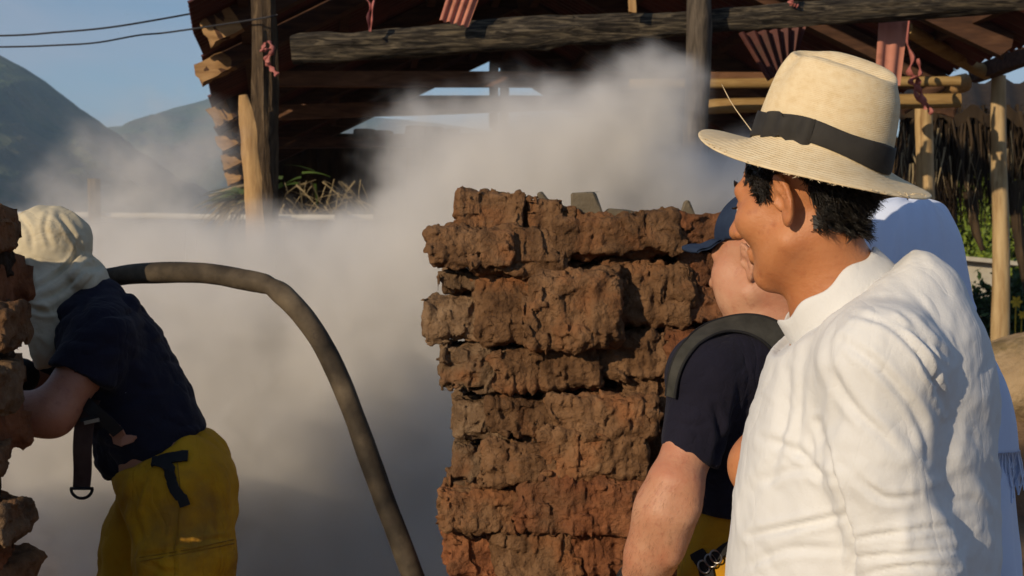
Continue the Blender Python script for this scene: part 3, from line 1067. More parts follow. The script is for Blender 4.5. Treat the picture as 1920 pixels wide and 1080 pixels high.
def lump_vf(x0, x1, y0, y1, d, thick, seed, h=0.0045, groove=0.5, rough=1.0, skew=0.0, ledge=0.0):
    a, b = P(x0, y1, d), P(x1, y0, d)
    c = (a + b) / 2
    c[1] += thick / 2
    half = np.array([(b[0] - a[0]) / 2, thick / 2, (b[2] - a[2]) / 2])
    rad = min(half) * 0.36
    s = seed * 7.31

    def sdf(p):
        q = p.copy()
        w = np.stack([fbm(p * 9 + s, 2), fbm(p * 9 + s + 31, 2), fbm(p * 9 + s + 57, 2)], 1)
        q = q + 0.012 * rough * w + 0.02 * rough * np.stack([fbm(p * 4.5 + s, 2), fbm(p * 4.5 + s + 41, 2), fbm(p * 4.5 + s + 77, 2)], 1)
        q[:, 2] += skew * (q[:, 0] - c[0])
        q[:, 1] += ledge * (q[:, 2] - c[2])
        e = np.abs(q - c) - (half - rad)
        dd = np.sqrt((np.maximum(e, 0) ** 2).sum(1)) + np.minimum(e.max(1), 0) - rad
        up = ridged(p * np.array([34, 12, 9]) + s, 2)          # furrows washed down the face
        cr = ridged(p * 15 + s + 5, 3)                         # craggy lumps
        fine = fbm(p * 70 + s, 3)
        cr2 = ridged(p * np.array([11, 14, 24]) + s + 25, 2)
        # broken angular chips: tilted little faces with sharp steps between them
        chip = 0
        pw = p + 0.02 * np.stack([vnoise(p * 22 + s), vnoise(p * 22 + s + 7), vnoise(p * 22 + s + 13)], 1)
        for fr_, am_ in ((np.array([19, 19, 11.0]), 0.0115), (np.array([46, 46, 30.0]), 0.006)):
            gq = pw * fr_ + s
            ci = np.floor(gq).astype(np.int32)
            lf = gq - ci - 0.5
            hsh = _PERM[(_PERM[(_PERM[ci[:, 0] & 255] + ci[:, 1]) & 255] + ci[:, 2]) & 255]
            chip = chip + am_ * (0.6 * _VAL[hsh & 255] + lf[:, 0] * _VAL[(hsh + 71) & 255] + 0.8 * lf[:, 2] * _VAL[(hsh + 143) & 255])
        pit = np.abs(vnoise(p * np.array([52, 52, 38]) + s))
        return dd + rough * (0.007 * groove * up - 0.003 * cr + 0.004 * cr2 + 0.0045 * fine - 0.005 * pit + chip + 0.003)

    m = 0.05
    return surface(sdf, c - half - m, c + half + m, h, 4, 1.5)


def lump(parent, box, mt, seed, name='clay_brick', **k):
    V_, Q_ = biggest(*lump_vf(*box, seed=seed, **k))
    return obj(name, V_, Q_, mt, parent)


D0 = 3.45
kiln = thing('kiln_wall', (0.2, D0 + 0.3, 0), 'tall rough wall of burnt brown clay bricks stacked in ragged courses', 'kiln wall')
C, RD, PL = M_clay, M_clay_red, M_clay_pale
right = [
    # x0, x1, y0, y1, front, thickness, material, groove
    (862, 962, 360, 446, 3.47, 0.13, C, 0.3), (938, 1012, 370, 446, 3.5, 0.12, C, 0.8), (995, 1075, 378, 450, 3.47, 0.14, C, 0.9),
    (800, 935, 428, 508, 3.43, 0.3, C, 0.3), (905, 1060, 420, 512, 3.42, 0.3, C, 0.5), (1040, 1265, 396, 478, 3.43, 0.28, C, 0.6),
    (1245, 1420, 412, 470, 3.55, 0.28, RD, 0.4),
    (836, 912, 502, 546, 3.48, 0.2, PL, 0.3),
    (802, 930, 560, 648, 3.47, 0.26, PL, 0.3), (896, 1020, 506, 658, 3.43, 0.3, C, 1.0), (990, 1150, 492, 664, 3.42, 0.3, C, 1.1), (1130, 1292, 482, 618, 3.46, 0.3, C, 1.3),
    (1278, 1362, 466, 540, 3.58, 0.3, RD, 0.6), (1284, 1430, 535, 612, 3.57, 0.3, RD, 0.5), (1350, 1470, 460, 545, 3.62, 0.3, C, 0.5),
    (840, 960, 656, 742, 3.47, 0.3, PL, 0.5), (925, 1110, 652, 744, 3.43, 0.3, C, 0.9), (1080, 1275, 612, 716, 3.48, 0.3, C, 0.9), (1255, 1430, 608, 690, 3.58, 0.3, RD, 0.6),
    (858, 940, 742, 832, 3.49, 0.3, PL, 0.3), (916, 1050, 752, 826, 3.44, 0.3, C, 0.9), (1030, 1210, 736, 832, 3.44, 0.3, C, 0.8), (1180, 1400, 690, 800, 3.5, 0.3, C, 0.7),
    (848, 925, 832, 902, 3.46, 0.3, PL, 0.2), (905, 1030, 828, 918, 3.43, 0.3, C, 1.0), (1010, 1200, 806, 912, 3.44, 0.3, C, 0.9), (1180, 1400, 790, 894, 3.5, 0.3, C, 0.7),
    (846, 905, 895, 930, 3.45, 0.2, C, 0.4),
    (834, 1000, 918, 1006, 3.45, 0.3, C, 0.6), (980, 1200, 898, 1006, 3.44, 0.3, RD, 0.9), (1180, 1400, 886, 1000, 3.5, 0.3, C, 0.7),
    (842, 960, 1008, 1096, 3.47, 0.3, RD, 0.4), (940, 1080, 996, 1100, 3.45, 0.3, C, 0.8), (1060, 1210, 985, 1096, 3.44, 0.3, RD, 0.9), (1190, 1400, 992, 1096, 3.5, 0.3, C, 0.7),
]
for i, (x0, x1, y0, y1, d, th_, mt, gr) in enumerate(right):
    if y1 > 500:
        d += 0.025 * math.sin(i * 1.7)
    if x0 > 1240:
        d -= 0.1
    e_ = 7 if x0 > 830 else 3
    lump(kiln, (x0 - e_, x1 + 22, y0 + 1, y1 - 2, d, min(th_, .22)), mt, i + 1, groove=gr, rough=1.0, skew=0.03 * math.sin(i * 2.3), ledge=-0.12 + 0.15 * math.sin(i * 1.3), h=0.0042 if x0 < 1240 else 0.006)
# lower courses, below the picture, and the far run of the wall behind the men: copies of a few bricks
def spare(parent, w, hgt, seed, mt):
    """a brick mesh of w x hgt metres about its own middle"""
    a_, b_ = 960 - w / 2 * F / 3.5, 960 + w / 2 * F / 3.5
    y_ = hgt / 2 * F / 3.5
    V_, Q_ = lump_vf(a_, b_, 480 - y_, 480 + y_, 3.5, 0.3, seed, h=0.011)
    o_ = obj('clay_brick', V_, Q_, mt, None, base=P(960, 480, 3.65))
    o_.parent = parent
    return o_


class Spares:
    def __init__(self, parent, w, hgt, seed):
        self.pb = root_base(parent)
        self.parent = parent
        self.src = [spare(parent, w, hgt, seed + i, m_) for i, m_ in enumerate((M_clay, M_clay_red, M_clay_pale))]
        self.n = 0

    def put(self, x, y, z):
        i = self.n
        o_ = self.src[i % 3]
        if i >= 3:
            o_ = o_.copy()
            COL.objects.link(o_)
        o_.location = Vector(np.array([x, y, z]) - self.pb)
        self.n += 1


sp_ = Spares(kiln, 0.27, 0.118, 60)
for row in range(7):
    z_ = P(960, 1096, D0)[2] - 0.06 - row * 0.113
    for x_ in (-0.02, 0.235, 0.49):
        sp_.put(x_ + 0.01 * math.sin(row * 3), D0 + 0.16 + 0.01 * (row % 3), z_)
for row in range(14):
    sp_.put(0.72, 3.86, 1.62 - row * 0.113)
k = 60
# clay packing between the courses
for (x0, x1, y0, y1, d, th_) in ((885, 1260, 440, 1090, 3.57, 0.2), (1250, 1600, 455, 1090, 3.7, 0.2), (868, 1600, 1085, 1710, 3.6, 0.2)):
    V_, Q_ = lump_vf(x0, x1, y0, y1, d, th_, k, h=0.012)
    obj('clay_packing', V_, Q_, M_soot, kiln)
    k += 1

# loose stones lying on the wall
def stone(pts, d, dep, label, seed, name='stone'):
    g = np.random.RandomState(seed)
    bm = bmesh.new()
    for (x, y) in pts:
        for s in (0, 1):
            bm.verts.new(Vector(P(x + g.uniform(-4, 4) * s, y + g.uniform(-3, 3) * s, d + s * dep * g.uniform(.7, 1))))
    bmesh.ops.convex_hull(bm, input=bm.verts)
    bmesh.ops.delete(bm, geom=[v for v in bm.verts if not v.link_faces], context='VERTS')
    bmesh.ops.bevel(bm, geom=list(bm.edges), offset=0.0035, segments=1, affect='EDGES')
    me = bpy.data.meshes.new(name)
    base = P(pts[0][0], max(p[1] for p in pts), d)
    bmesh.ops.translate(bm, verts=bm.verts, vec=Vector(-base))
    bm.to_mesh(me)
    bm.free()
    return setp(meshobj(name, me, M_stone, None, base), label, 'stone')


stone([(1072, 405), (1070, 362), (1104, 360), (1114, 362), (1132, 402), (1100, 408)], 3.5, 0.1, 'squared grey stone block standing on top of the clay wall', 1)
stone([(1272, 412), (1284, 376), (1291, 374), (1308, 412)], 3.58, 0.06, 'pointed grey stone standing upright on the wall near the blue cap', 2)
stone([(1006, 362), (1016, 360), (1034, 384), (1012, 384)], 3.6, 0.04, 'dark sliver of stone leaning between two clay lumps', 3)
stone([(1128, 402), (1140, 390), (1180, 396), (1245, 418), (1140, 418)], 3.52, 0.1, 'flat grey stone lying right of the squared block', 4)
stone([(1310, 418), (1338, 404), (1358, 408), (1372, 420)], 3.62, 0.08, 'low flat grey stone on the red end of the wall', 5)

# ---- the nearer wall end at the left edge
kiln2 = thing('kiln_wall', (-1.6, 3.2, 0), 'broken end of a burnt clay wall at the left edge, before the hooded worker', 'kiln wall')
left = [(-90, 14, 378, 425, 3.03, C), (-80, 24, 405, 470, 3.0, C), (-90, 20, 470, 530, 3.05, M_soot), (-90, 14, 525, 585, 3.05, C), (-80, 48, 560, 648, 2.98, C),
        (-90, 20, 640, 690, 3.05, M_soot), (-90, 44, 672, 772, 2.98, PL), (-90, -12, 765, 842, 3.06, M_soot), (-90, 16, 838, 902, 3.0, C), (-100, -6, 900, 962, 3.06, M_soot),
        (-90, 48, 958, 1028, 2.98, PL), (-100, -4, 1022, 1050, 3.05, M_soot), (-90, 20, 1042, 1100, 3.0, RD)]
for i, (x0, x1, y0, y1, d, mt) in enumerate(left):
    lump(kiln2, (x0 - 50, x1 - 40, y0 + 2, y1 - 2, d, 0.16), mt, 120 + i, groove=0.4, rough=0.85)
sp2 = Spares(kiln2, 0.42, 0.118, 160)
for x_, top_ in ((-1.36, 1.66), (-1.76, 1.66), (-2.16, 1.44), (-2.56, 1.44), (-2.96, 1.44), (-3.36, 1.44)):
    for row in range(int((top_ + .05) / 0.113) + 1):
        sp2.put(x_ + 0.03 * math.sin(row * 2.2), 3.19, top_ - row * 0.113)
sp3 = Spares(kiln2, 0.2, 0.118, 170)
for row in range(7):
    sp3.put(-1.2, 3.17, 0.86 - row * 0.113)
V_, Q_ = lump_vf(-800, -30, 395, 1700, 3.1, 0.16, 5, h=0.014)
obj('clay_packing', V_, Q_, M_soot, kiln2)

# ================================================================== smoke: a real volume, denser and thinner by blobs and billows
M_smoke = bpy.data.materials.new('smoke')
M_smoke.use_nodes = True
nt = M_smoke.node_tree
nt.nodes.remove(nt.nodes['Principled BSDF'])
pv = nt.nodes.new('ShaderNodeVolumePrincipled')
pv.inputs['Color'].default_value = (0.958, 0.946, 0.928, 1)
pv.inputs['Density'].default_value = 1.0
pv.inputs['Anisotropy'].default_value = 0.1
nt.links.new(pv.outputs['Volume'], nt.nodes['Material Output'].inputs['Volume'])

# blob: pixel x, y, distance, radii (x, depth, z in metres), strength
BLOBS = [
    (560, 900, 5.2, 1.9, 0.75, 0.95, 1.6), (250, 720, 5.2, 1.1, 0.7, 0.62, 1.7), (450, 560, 5.2, 0.85, 0.6, 0.36, 1.5), (720, 650, 5.1, 0.75, 0.65, 0.6, 1.5), (900, 480, 5.0, 0.75, 0.6, 0.46, 1.7),
    (1080, 330, 5.0, 0.58, 0.5, 0.38, 1.7), (1160, 220, 4.9, 0.33, 0.3, 0.34, 1.5), (1190, 125, 4.85, 0.14, 0.14, 0.13, 2.6), (1230, 150, 4.85, 0.11, 0.12, 0.12, 2.2), (1150, 165, 4.85, 0.13, 0.13, 0.13, 2.0), (1210, 230, 4.9, 0.16, 0.16, 0.2, 1.6), (1280, 390, 5.1, 0.55, 0.5, 0.32, 1.6),
    (850, 320, 5.2, 0.5, 0.45, 0.34, 1.3), (980, 230, 5.1, 0.42, 0.36, 0.28, 1.2), (760, 250, 5.3, 0.34, 0.3, 0.22, 0.45),
    (270, 320, 5.6, 0.5, 0.4, 0.48, 0.85), (330, 470, 5.5, 1.1, 0.55, 0.3, 0.95), (580, 470, 5.4, 0.5, 0.4, 0.25, 1.2), (80, 480, 5.5, 0.45, 0.4, 0.3, 0.9), (140, 370, 5.7, 0.4, 0.3, 0.32, 0.5), (400, 300, 5.7, 0.3, 0.3, 0.4, 0.35),
    (1400, 350, 5.3, 0.4, 0.4, 0.26, 1.2),
]
LO = np.array([-2.5, 4.15, -0.05])
HI = np.array([1.5, 6.3, 2.45])
VOX = 0.02
ng = bpy.data.node_groups.new('smoke_field', 'GeometryNodeTree')
ng.interface.new_socket('Geometry', in_out='INPUT', socket_type='NodeSocketGeometry')
ng.interface.new_socket('Geometry', in_out='OUTPUT', socket_type='NodeSocketGeometry')
GN, GL = ng.nodes, ng.links
gin = GN.new('NodeGroupInput')
gout = GN.new('NodeGroupOutput')
pos = GN.new('GeometryNodeInputPosition')


def vm(op, a, b):
    nd = GN.new('ShaderNodeVectorMath')
    nd.operation = op
    for i, x in enumerate((a, b)):
        if x is None:
            continue
        if isinstance(x, (tuple, list, np.ndarray)):
            nd.inputs[i].default_value = tuple(float(q) for q in x)
        else:
            GL.new(x, nd.inputs[i])
    return nd.outputs['Value'] if op == 'LENGTH' else nd.outputs['Vector']


def fm(op, a, b=0.0, c=0.0, clamp=False):
    nd = GN.new('ShaderNodeMath')
    nd.operation = op
    nd.use_clamp = clamp
    for i, x in enumerate((a, b, c)):
        if isinstance(x, (int, float)):
            nd.inputs[i].default_value = float(x)
        else:
            GL.new(x, nd.inputs[i])
    return nd.outputs[0]


def noise(vec, scale, detail, color=False, rough=0.55):
    nd = GN.new('ShaderNodeTexNoise')
    nd.inputs['Scale'].default_value = scale
    nd.inputs['Detail'].default_value = detail
    nd.inputs['Roughness'].default_value = rough
    GL.new(vec, nd.inputs['Vector'])
    return nd.outputs['Color'] if color else nd.outputs['Fac']


warp = vm('SUBTRACT', noise(pos.outputs[0], 2.2, 3, True), (0.5, 0.5, 0.5))
wpos = vm('ADD', pos.outputs[0], vm('MULTIPLY', warp, (0.34, 0.34, 0.34)))
warp2 = vm('SUBTRACT', noise(pos.outputs[0], 7.0, 3, True), (0.5, 0.5, 0.5))
wpos = vm('ADD', wpos, vm('MULTIPLY', warp2, (0.13, 0.13, 0.13)))
tot = None
for (x, y, d, rx, ry, rz, s) in BLOBS:
    c = P(x, y, d)
    ln = vm('LENGTH', vm('MULTIPLY', vm('SUBTRACT', wpos, c), (1 / rx, 1 / ry, 1 / rz)), None)
    k_ = fm('SUBTRACT', 1.0, ln, clamp=True)                # 1 in the middle, 0 at the rim
    k_ = fm('MULTIPLY', fm('MULTIPLY', k_, k_), s * 2.2)
    tot = k_ if tot is None else fm('ADD', tot, k_)
n1 = noise(wpos, 8.0, 7, rough=0.66)
n2 = noise(wpos, 1.6, 3)
bil = fm('ADD', fm('MULTIPLY', fm('SUBTRACT', n1, 0.5), 2.2), fm('MULTIPLY', fm('SUBTRACT', n2, 0.5), 1.0))
den = fm('MULTIPLY', tot, fm('ADD', 1.0, bil))
den = fm('SUBTRACT', den, fm('MULTIPLY', fm('SUBTRACT', 0.66, n1, clamp=True), 1.0))
den = fm('MULTIPLY', fm('MAXIMUM', fm('SUBTRACT', den, 0.03), 0.0), 4.6)
vc = GN.new('GeometryNodeVolumeCube')
vc.inputs['Min'].default_value = tuple(LO)
vc.inputs['Max'].default_value = tuple(HI)
for nm, i in (('Resolution X', 0), ('Resolution Y', 1), ('Resolution Z', 2)):
    vc.inputs[nm].default_value = int((HI[i] - LO[i]) / VOX)
vc.inputs['Background'].default_value = 0.0
GL.new(den, vc.inputs['Density'])
sm = GN.new('GeometryNodeSetMaterial')
sm.inputs['Material'].default_value = M_smoke
GL.new(vc.outputs['Volume'], sm.inputs['Geometry'])
GL.new(sm.outputs['Geometry'], gout.inputs['Geometry'])
me = bpy.data.meshes.new('smoke')
me.from_pydata([tuple(LO), tuple(HI)], [], [])
me.materials.append(M_smoke)
smoke = bpy.data.objects.new('smoke', me)
COL.objects.link(smoke)
md = smoke.modifiers.new('smoke_field', 'NODES')
md.node_group = ng
setp(smoke, 'thick grey smoke billowing up behind the clay wall and in front of the shed', None, None, 'stuff')

# ================================================================== people
def skin_mat(name, base, red, pale, spots):
    return mat(name, [(0.3, red), (0.52, base), (0.75, pale)], 9, 6, 0.48, 0.5, 130, spec=0.4, sss=0.1, second=(45, 0.56, 0.74, spots), bdist=0.0025, distort=0.6, nrough=0.62)


M_skin_tan = skin_mat('skin_tan', (0.5, 0.205, 0.085), (0.43, 0.155, 0.06), (0.55, 0.245, 0.108), (0.4, 0.145, 0.062))
M_skin_fair = skin_mat('skin_fair', (0.5, 0.25, 0.15), (0.46, 0.185, 0.105), (0.55, 0.31, 0.195), (0.4, 0.165, 0.1))
M_skin_worn = skin_mat('skin_worn', (0.40, 0.18, 0.105), (0.35, 0.135, 0.08), (0.44, 0.21, 0.13), (0.3, 0.12, 0.075))
M_linen = mat('white_linen', [(0.3, (0.655, 0.66, 0.66)), (0.7, (0.735, 0.745, 0.75))], 3, 4, 0.85, 0.35, 300, spec=0.15, bdist=0.0012, sheen=0.1, crease=[(7, 0.3, 0.012, (1, 1, 0.4)), (24, 0.22, 0.004, (1, 1, 0.6))])
M_navy = mat('navy_cotton', [(0.3, (0.009, 0.009, 0.018)), (0.7, (0.015, 0.014, 0.026))], 5, 4, 0.9, 0.4, 220, spec=0.12, second=(75, 0.735, 0.76, (0.25, 0.25, 0.28)), bdist=0.0018, sheen=0.05, crease=[(9, 0.6, 0.014, (1, 1, 0.6)), (24, 0.4, 0.006, (1, 1, 1))])
M_yellow = mat('yellow_canvas', [(0.3, (0.42, 0.2, 0.010)), (0.55, (0.55, 0.28, 0.012)), (0.8, (0.62, 0.34, 0.018))], 6, 5, 0.85, 0.4, 160, spec=0.15,
               second=(3.6, 0.5, 0.7, (0.2, 0.105, 0.028)), bdist=0.002, crease=[(7, 0.7, 0.018, (1, 1, 0.5)), (22, 0.45, 0.006, (1, 1, 0.9))])
M_hood = mat('cream_cloth', [(0.3, (0.50, 0.44, 0.31)), (0.6, (0.60, 0.54, 0.4)), (0.85, (0.66, 0.6, 0.46))], 6, 5, 0.9, 0.35, 170, spec=0.12,
             second=(9, 0.6, 0.75, (0.36, 0.28, 0.16)), bdist=0.002, crease=[(8, 0.35, 0.014, (1, 1, 1.6))])
M_veil = mat('pale_blue_cloth', [(0.3, (0.56, 0.65, 0.86)), (0.7, (0.64, 0.72, 0.9))], 5, 4, 0.8, 0.3, 200, spec=0.2, bdist=0.0015, sheen=0.1)
M_straw = mat('straw_hat', [(0.25, (0.68, 0.53, 0.31)), (0.5, (0.76, 0.62, 0.40)), (0.75, (0.80, 0.68, 0.46))], 70, 6, 0.75, 0.32, 330, spec=0.2, wave=(80, 3.0, 'Z'), bdist=0.0016,
              stretch=(1, 1, 1.6))
M_band = mat('hat_ribbon', [(0.3, (0.022, 0.021, 0.02)), (0.7, (0.04, 0.037, 0.034))], 20, 4, 0.7, 0.3, 200, spec=0.2, bdist=0.001)
M_hair = mat('black_hair', [(0.3, (0.006, 0.005, 0.004)), (0.7, (0.02, 0.015, 0.011))], 60, 3, 0.42, spec=0.45)
M_fuzz = mat('brown_fuzz', (0.2, 0.1, 0.05), 60, rough=0.5)
M_cap = mat('blue_cap_cloth', [(0.3, (0.016, 0.026, 0.055)), (0.7, (0.032, 0.05, 0.092))], 14, 5, 0.85, 0.4, 220, spec=0.12, second=(16, 0.62, 0.78, (0.13, 0.17, 0.23)), bdist=0.0018)
M_strap = mat('dark_webbing', [(0.3, (0.03, 0.03, 0.026)), (0.7, (0.06, 0.058, 0.05))], 30, 4, 0.85, 0.4, 240, spec=0.15, bdist=0.0015)
M_strap_brown = mat('brown_webbing', [(0.3, (0.05, 0.028, 0.022)), (0.7, (0.085, 0.05, 0.04))], 20, 4, 0.85, 0.4, 240, spec=0.15, bdist=0.0015)
M_black = mat('black_webbing', (0.012, 0.012, 0.013), 20, rough=0.75, bump=0.3, bscale=240, bdist=0.001)
M_metal = mat('worn_metal', (0.35, 0.33, 0.3), rough=0.35, metal=1.0, bump=0.2, bscale=90, bdist=0.001)
M_boot = mat('boot_leather', (0.02, 0.018, 0.016), rough=0.6)
UPV = np.array([0, 0, 1.0])


def frame(yaw, pitch=0.0, roll=0.0):
    """axes (right, forward, up) of somebody who faces left in the picture, turned away by yaw degrees, looking up by pitch"""
    a = R(yaw)
    f0 = np.array([-math.cos(a), math.sin(a), 0])
    r0 = np.cross(f0, UPV)
    p_ = R(pitch)
    f1 = f0 * math.cos(p_) + UPV * math.sin(p_)
    u1 = np.cross(r0, f1)
    w = R(roll)
    r1 = r0 * math.cos(w) + u1 * math.sin(w)
    u2 = np.cross(r1, f1)
    return np.stack([r1, f1, u2], 1)


def head_local(q, chub=0.0):
    L = lambda *a: np.array(a, np.float32)
    q = q.copy()
    q[:, 1] += .17 * np.clip(-q[:, 2] - .045, 0, .08)
    qa = q.copy()
    qa[:, 0] = np.abs(qa[:, 0])
    d = smin(sd_ell(q, (0, -.016, .046), (.0735, .097, .084)), sd_ell(q, (0, .03, -.018), (.062 + chub, .064, .098)), .03)
    d = smin(d, sd_cap(qa, L(.050 + chub, -.002, -.060), L(.017, .070, -.103), .019 + chub, .018 + chub), .03)
    d = smin(d, sd_ell(q, (0, .074, -.106), (.023, .02, .019)), .02)
    d = smin(d, sd_ell(qa, (.046, .056, -.024), (.024 + chub, .028, .024 + chub)), .025)
    if chub:
        d = smin(d, sd_ell(qa, (.044, .04, -.07), (.034, .04, .04)), .03)
        d = smin(d, sd_ell(q, (0, .02, -.115), (.05, .055, .03)), .03)
    d = smin(d, sd_cap(qa, L(.010, .090, .021), L(.046, .076, .021), .0105, .0095), .018)
    d = smax(d, -sd_ell(qa, (.033, .106, -.004), (.019, .020, .0135)), .014)
    d = smin(d, sd_ell(qa, (.0315, .0795, -.004), (.0135, .0135, .0125)), .003)
    lid = smax(sd_ell(qa, (.0315, .0795, -.003), (.0152, .0152, .0142)), -(qa[:, 2] - .000), .003)
    d = smin(d, lid, .003)
    d = smin(d, sd_cap(q, L(0, .091, .012), L(0, .121, -.033), .0085, .0132), .011)
    d = smin(d, sd_ell(qa, (.0125, .106, -.037), (.0085, .012, .0085)), .007)
    d = smax(d, -sd_ell(qa, (.0062, .112, -.046), (.0036, .006, .005)), .003)
    d = smin(d, sd_cap(qa, L(0, .1005, -.0635), L(.021, .0895, -.067), .0075, .0045), .009)
    d = smin(d, sd_cap(qa, L(0, .0995, -.0775), L(.018, .0895, -.0745), .008, .005), .009)
    d = smax(d, -sd_cap(qa, L(0, .1085, -.0708), L(.025, .0935, -.0705), .002, .001), .005)
    # ears
    ca, sa = math.cos(R(-14)), math.sin(R(-14))
    cf, sf = math.cos(R(14)), math.sin(R(14))
    e = qa - L(.072, -.010, -.004)
    yy, zz = e[:, 1] * ca + e[:, 2] * sa, -e[:, 1] * sa + e[:, 2] * ca
    u, w = -yy * cf + e[:, 0] * sf, e[:, 0] * cf + yy * sf
    u = u - .010
    w = w - .004
    E = np.stack([u, zz, w], 1)
    rr_ = np.sqrt((u / .0165) ** 2 + (zz / .030) ** 2 + 1e-9)
    dr = (rr_ - 1) * .0195
    ring = np.sqrt(dr ** 2 + (w - .004) ** 2) - .0042
    ring = smax(ring, -(u + .0125 - .25 * np.abs(zz)), .004)
    bowl = sd_ell(E, (.0, 0, -.001), (.0175, .0305, .005))
    ear = smin(ring, bowl, .005)
    ear = smin(ear, sd_cap(E, L(-.001, .018, .004), L(.007, -.012, .004), .0032, .0034), .005)
    ear = smax(ear, -sd_ell(E, (-.004, -.004, .006), (.0075, .0115, .007)), .004)
    ear = smin(ear, sd_ell(E, (-.004, -.032, .001), (.0075, .0095, .0045)), .006)
    ear = smin(ear, sd_ell(E, (-.013, -.003, .003), (.004, .007, .004)), .005)
    return smin(d, ear, .006)


class Figure:
    def __init__(self):
        self.pr = []
        self.head = None

    def cap(self, a, b, ra, rb, k=0.04):
        self.pr.append(('c', (np.asarray(a), np.asarray(b), ra, rb), k))
        return self

    def chain(self, pts, rads, k=0.04):
        for i in range(len(pts) - 1):
            self.cap(pts[i], pts[i + 1], rads[i], rads[i + 1], k)
        return self

    def ell(self, c, r_, M=None, k=0.05):
        self.pr.append(('e', (np.asarray(c), r_, M), k))
        return self

    def sdf(self, p):
        d = None
        for kind, a, k in self.pr:
            e = sd_cap(p, *a) if kind == 'c' else sd_ell(p, *a)
            d = e if d is None else smin(d, e, k)
        if self.head:
            c, M, s, chub = self.head
            q = ((p - c.astype(np.float32)) @ M.astype(np.float32)) / s
            near = (q ** 2).sum(1) < 0.26 ** 2
            hd = np.full(len(p), 0.2, np.float32)
            hd[~near] = (np.sqrt((q[~near] ** 2).sum(1)) - 0.12) * s
            if near.any():
                hd[near] = head_local(q[near].astype(np.float32), chub) * s
            d = smin(d, hd, 0.02)
        return d

    def box(self, m=0.08):
        P_ = []
        for kind, a, k in self.pr:
            if kind == 'c':
                for c, r_ in ((a[0], a[2]), (a[1], a[3])):
                    P_ += [c - r_, c + r_]
            else:
                P_ += [a[0] - max(a[1]), a[0] + max(a[1])]
        if self.head:
            P_ += [self.head[0] - 0.15, self.head[0] + 0.15]
        P_ = np.array(P_)
        return P_.min(0) - m, P_.max(0) + m


def hand(fig, wrist, d, palm_n, size=1.0, curl=0.5, left=1):
    """palm and five unequal, bent fingers; the thumb leaves the side of the palm"""
    d = unit(d)
    n_ = unit(palm_n - d * (np.asarray(palm_n) @ d))
    s = np.cross(d, n_) * left
    pc = wrist + d * .05 * size
    fig.ell(pc, (.042 * size, .046 * size, .017 * size), np.stack([s, d, n_], 1), .02)
    for i, (o, L_) in enumerate(((-.030, .062), (-.010, .074), (.011, .069), (.030, .054))):
        a = wrist + d * .088 * size + s * o * size
        d1 = unit(d * math.cos(curl * .6) + n_ * math.sin(curl * .6))
        d2 = unit(d * math.cos(curl * 1.6) + n_ * math.sin(curl * 1.6))
        b = a + d1 * L_ * .52 * size
        c = b + d2 * L_ * .55 * size
        fig.cap(a - d * .02, b, .0098 * size, .009 * size, .008).cap(b, c, .009 * size, .0075 * size, .006)
    a = wrist + d * .025 * size - s * .034 * size
    b = a + unit(d * .7 - s * .6 + n_ * .4) * .04 * size
    c = b + unit(d * .9 - s * .1 + n_ * .5) * .032 * size
    fig.cap(a, b, .014 * size, .011 * size, .012).cap(b, c, .011 * size, .009 * size, .006)


def legs(fig, hip, rt, fw, h_hip, spread=0.1, r_=(.085, .06, .045), k=0.05):
    for s in (-1, 1):
        hp = hip + rt * s * spread
        kn = np.array([hp[0] + rt[0] * s * .02, hp[1] + rt[1] * s * .02, h_hip * .52]) + fw * .03
        an = np.array([kn[0], kn[1], 0.09]) - fw * .03
        fig.chain([hp, kn, an], r_, k)
        fig.cap(an - [0, 0, .035] - fw * .03, an - [0, 0, .055] + fw * .16, .042, .03, .03)


def creases(V, Nn, lines, cam_facing=True):
    """folds pressed into cloth along given lines (image position of the fold; both sides bulge)"""
    x, y = to_px(V)
    out = np.zeros(len(V))
    view = CAM - V
    view /= np.linalg.norm(view, axis=1)[:, None]
    face = sstep(0.05, 0.35, (Nn * view).sum(1))
    for pts, w, depth in lines:
        p = spline(pts, 110) if len(pts) > 2 else lerp_pts(pts[0], pts[1], 60)
        sel = (x > p[:, 0].min() - 4 * w) & (x < p[:, 0].max() + 4 * w) & (y > p[:, 1].min() - 4 * w) & (y < p[:, 1].max() + 4 * w)
        if not sel.any():
            continue
        q = np.stack([x[sel], y[sel]], 1)
        dd = np.sqrt(((q[:, None, :] - p[None]) ** 2).sum(-1))
        j = dd.argmin(1)
        dm = dd.min(1)
        fade = np.sin(np.pi * np.clip(j / (len(p) - 1), 0.04, 0.96)) ** 0.5
        u = dm / w
        prof = -np.exp(-1.5 * u ** 1.25) + 0.55 * np.exp(-((u - 1.5) / .75) ** 2)
        out[sel] += depth * fade * prof * face[sel]
    return out


def person(fig, m, label, base, h=0.0055, name='person'):
    lo, hi = fig.box()
    V, Q = surface(fig.sdf, lo, hi, h)
    o = obj(name, V, Q, m, base=base)
    setp(o, label, 'person')
    return o, V, Q


def garment(name, sdf, lo, hi, h, m, parent, disp=None, smooth=2):
    V, Q = surface(sdf, lo, hi, h)
    V = relax(V, Q, smooth, 0.5)
    if disp is not None:
        Nn = vnormals(V, Q)
        V = V + Nn * disp(V, Nn)[:, None]
        V = relax(V, Q, 1, 0.3)
    return obj(name, V, Q, m, parent), V, Q


def nearest(V, Q, pts, off=0.004):
    """points moved onto a surface, with the normals there"""
    from mathutils.bvhtree import BVHTree
    t = BVHTree.FromPolygons([Vector(v) for v in V], [tuple(int(i) for i in q) for q in Q])
    P_, N_ = [], []
    for p in pts:
        c, n_, i, d = t.find_nearest(Vector(p))
        P_.append(np.array(c) + np.array(n_) * off)
        N_.append(np.array(n_))
    return np.array(P_), np.array(N_)


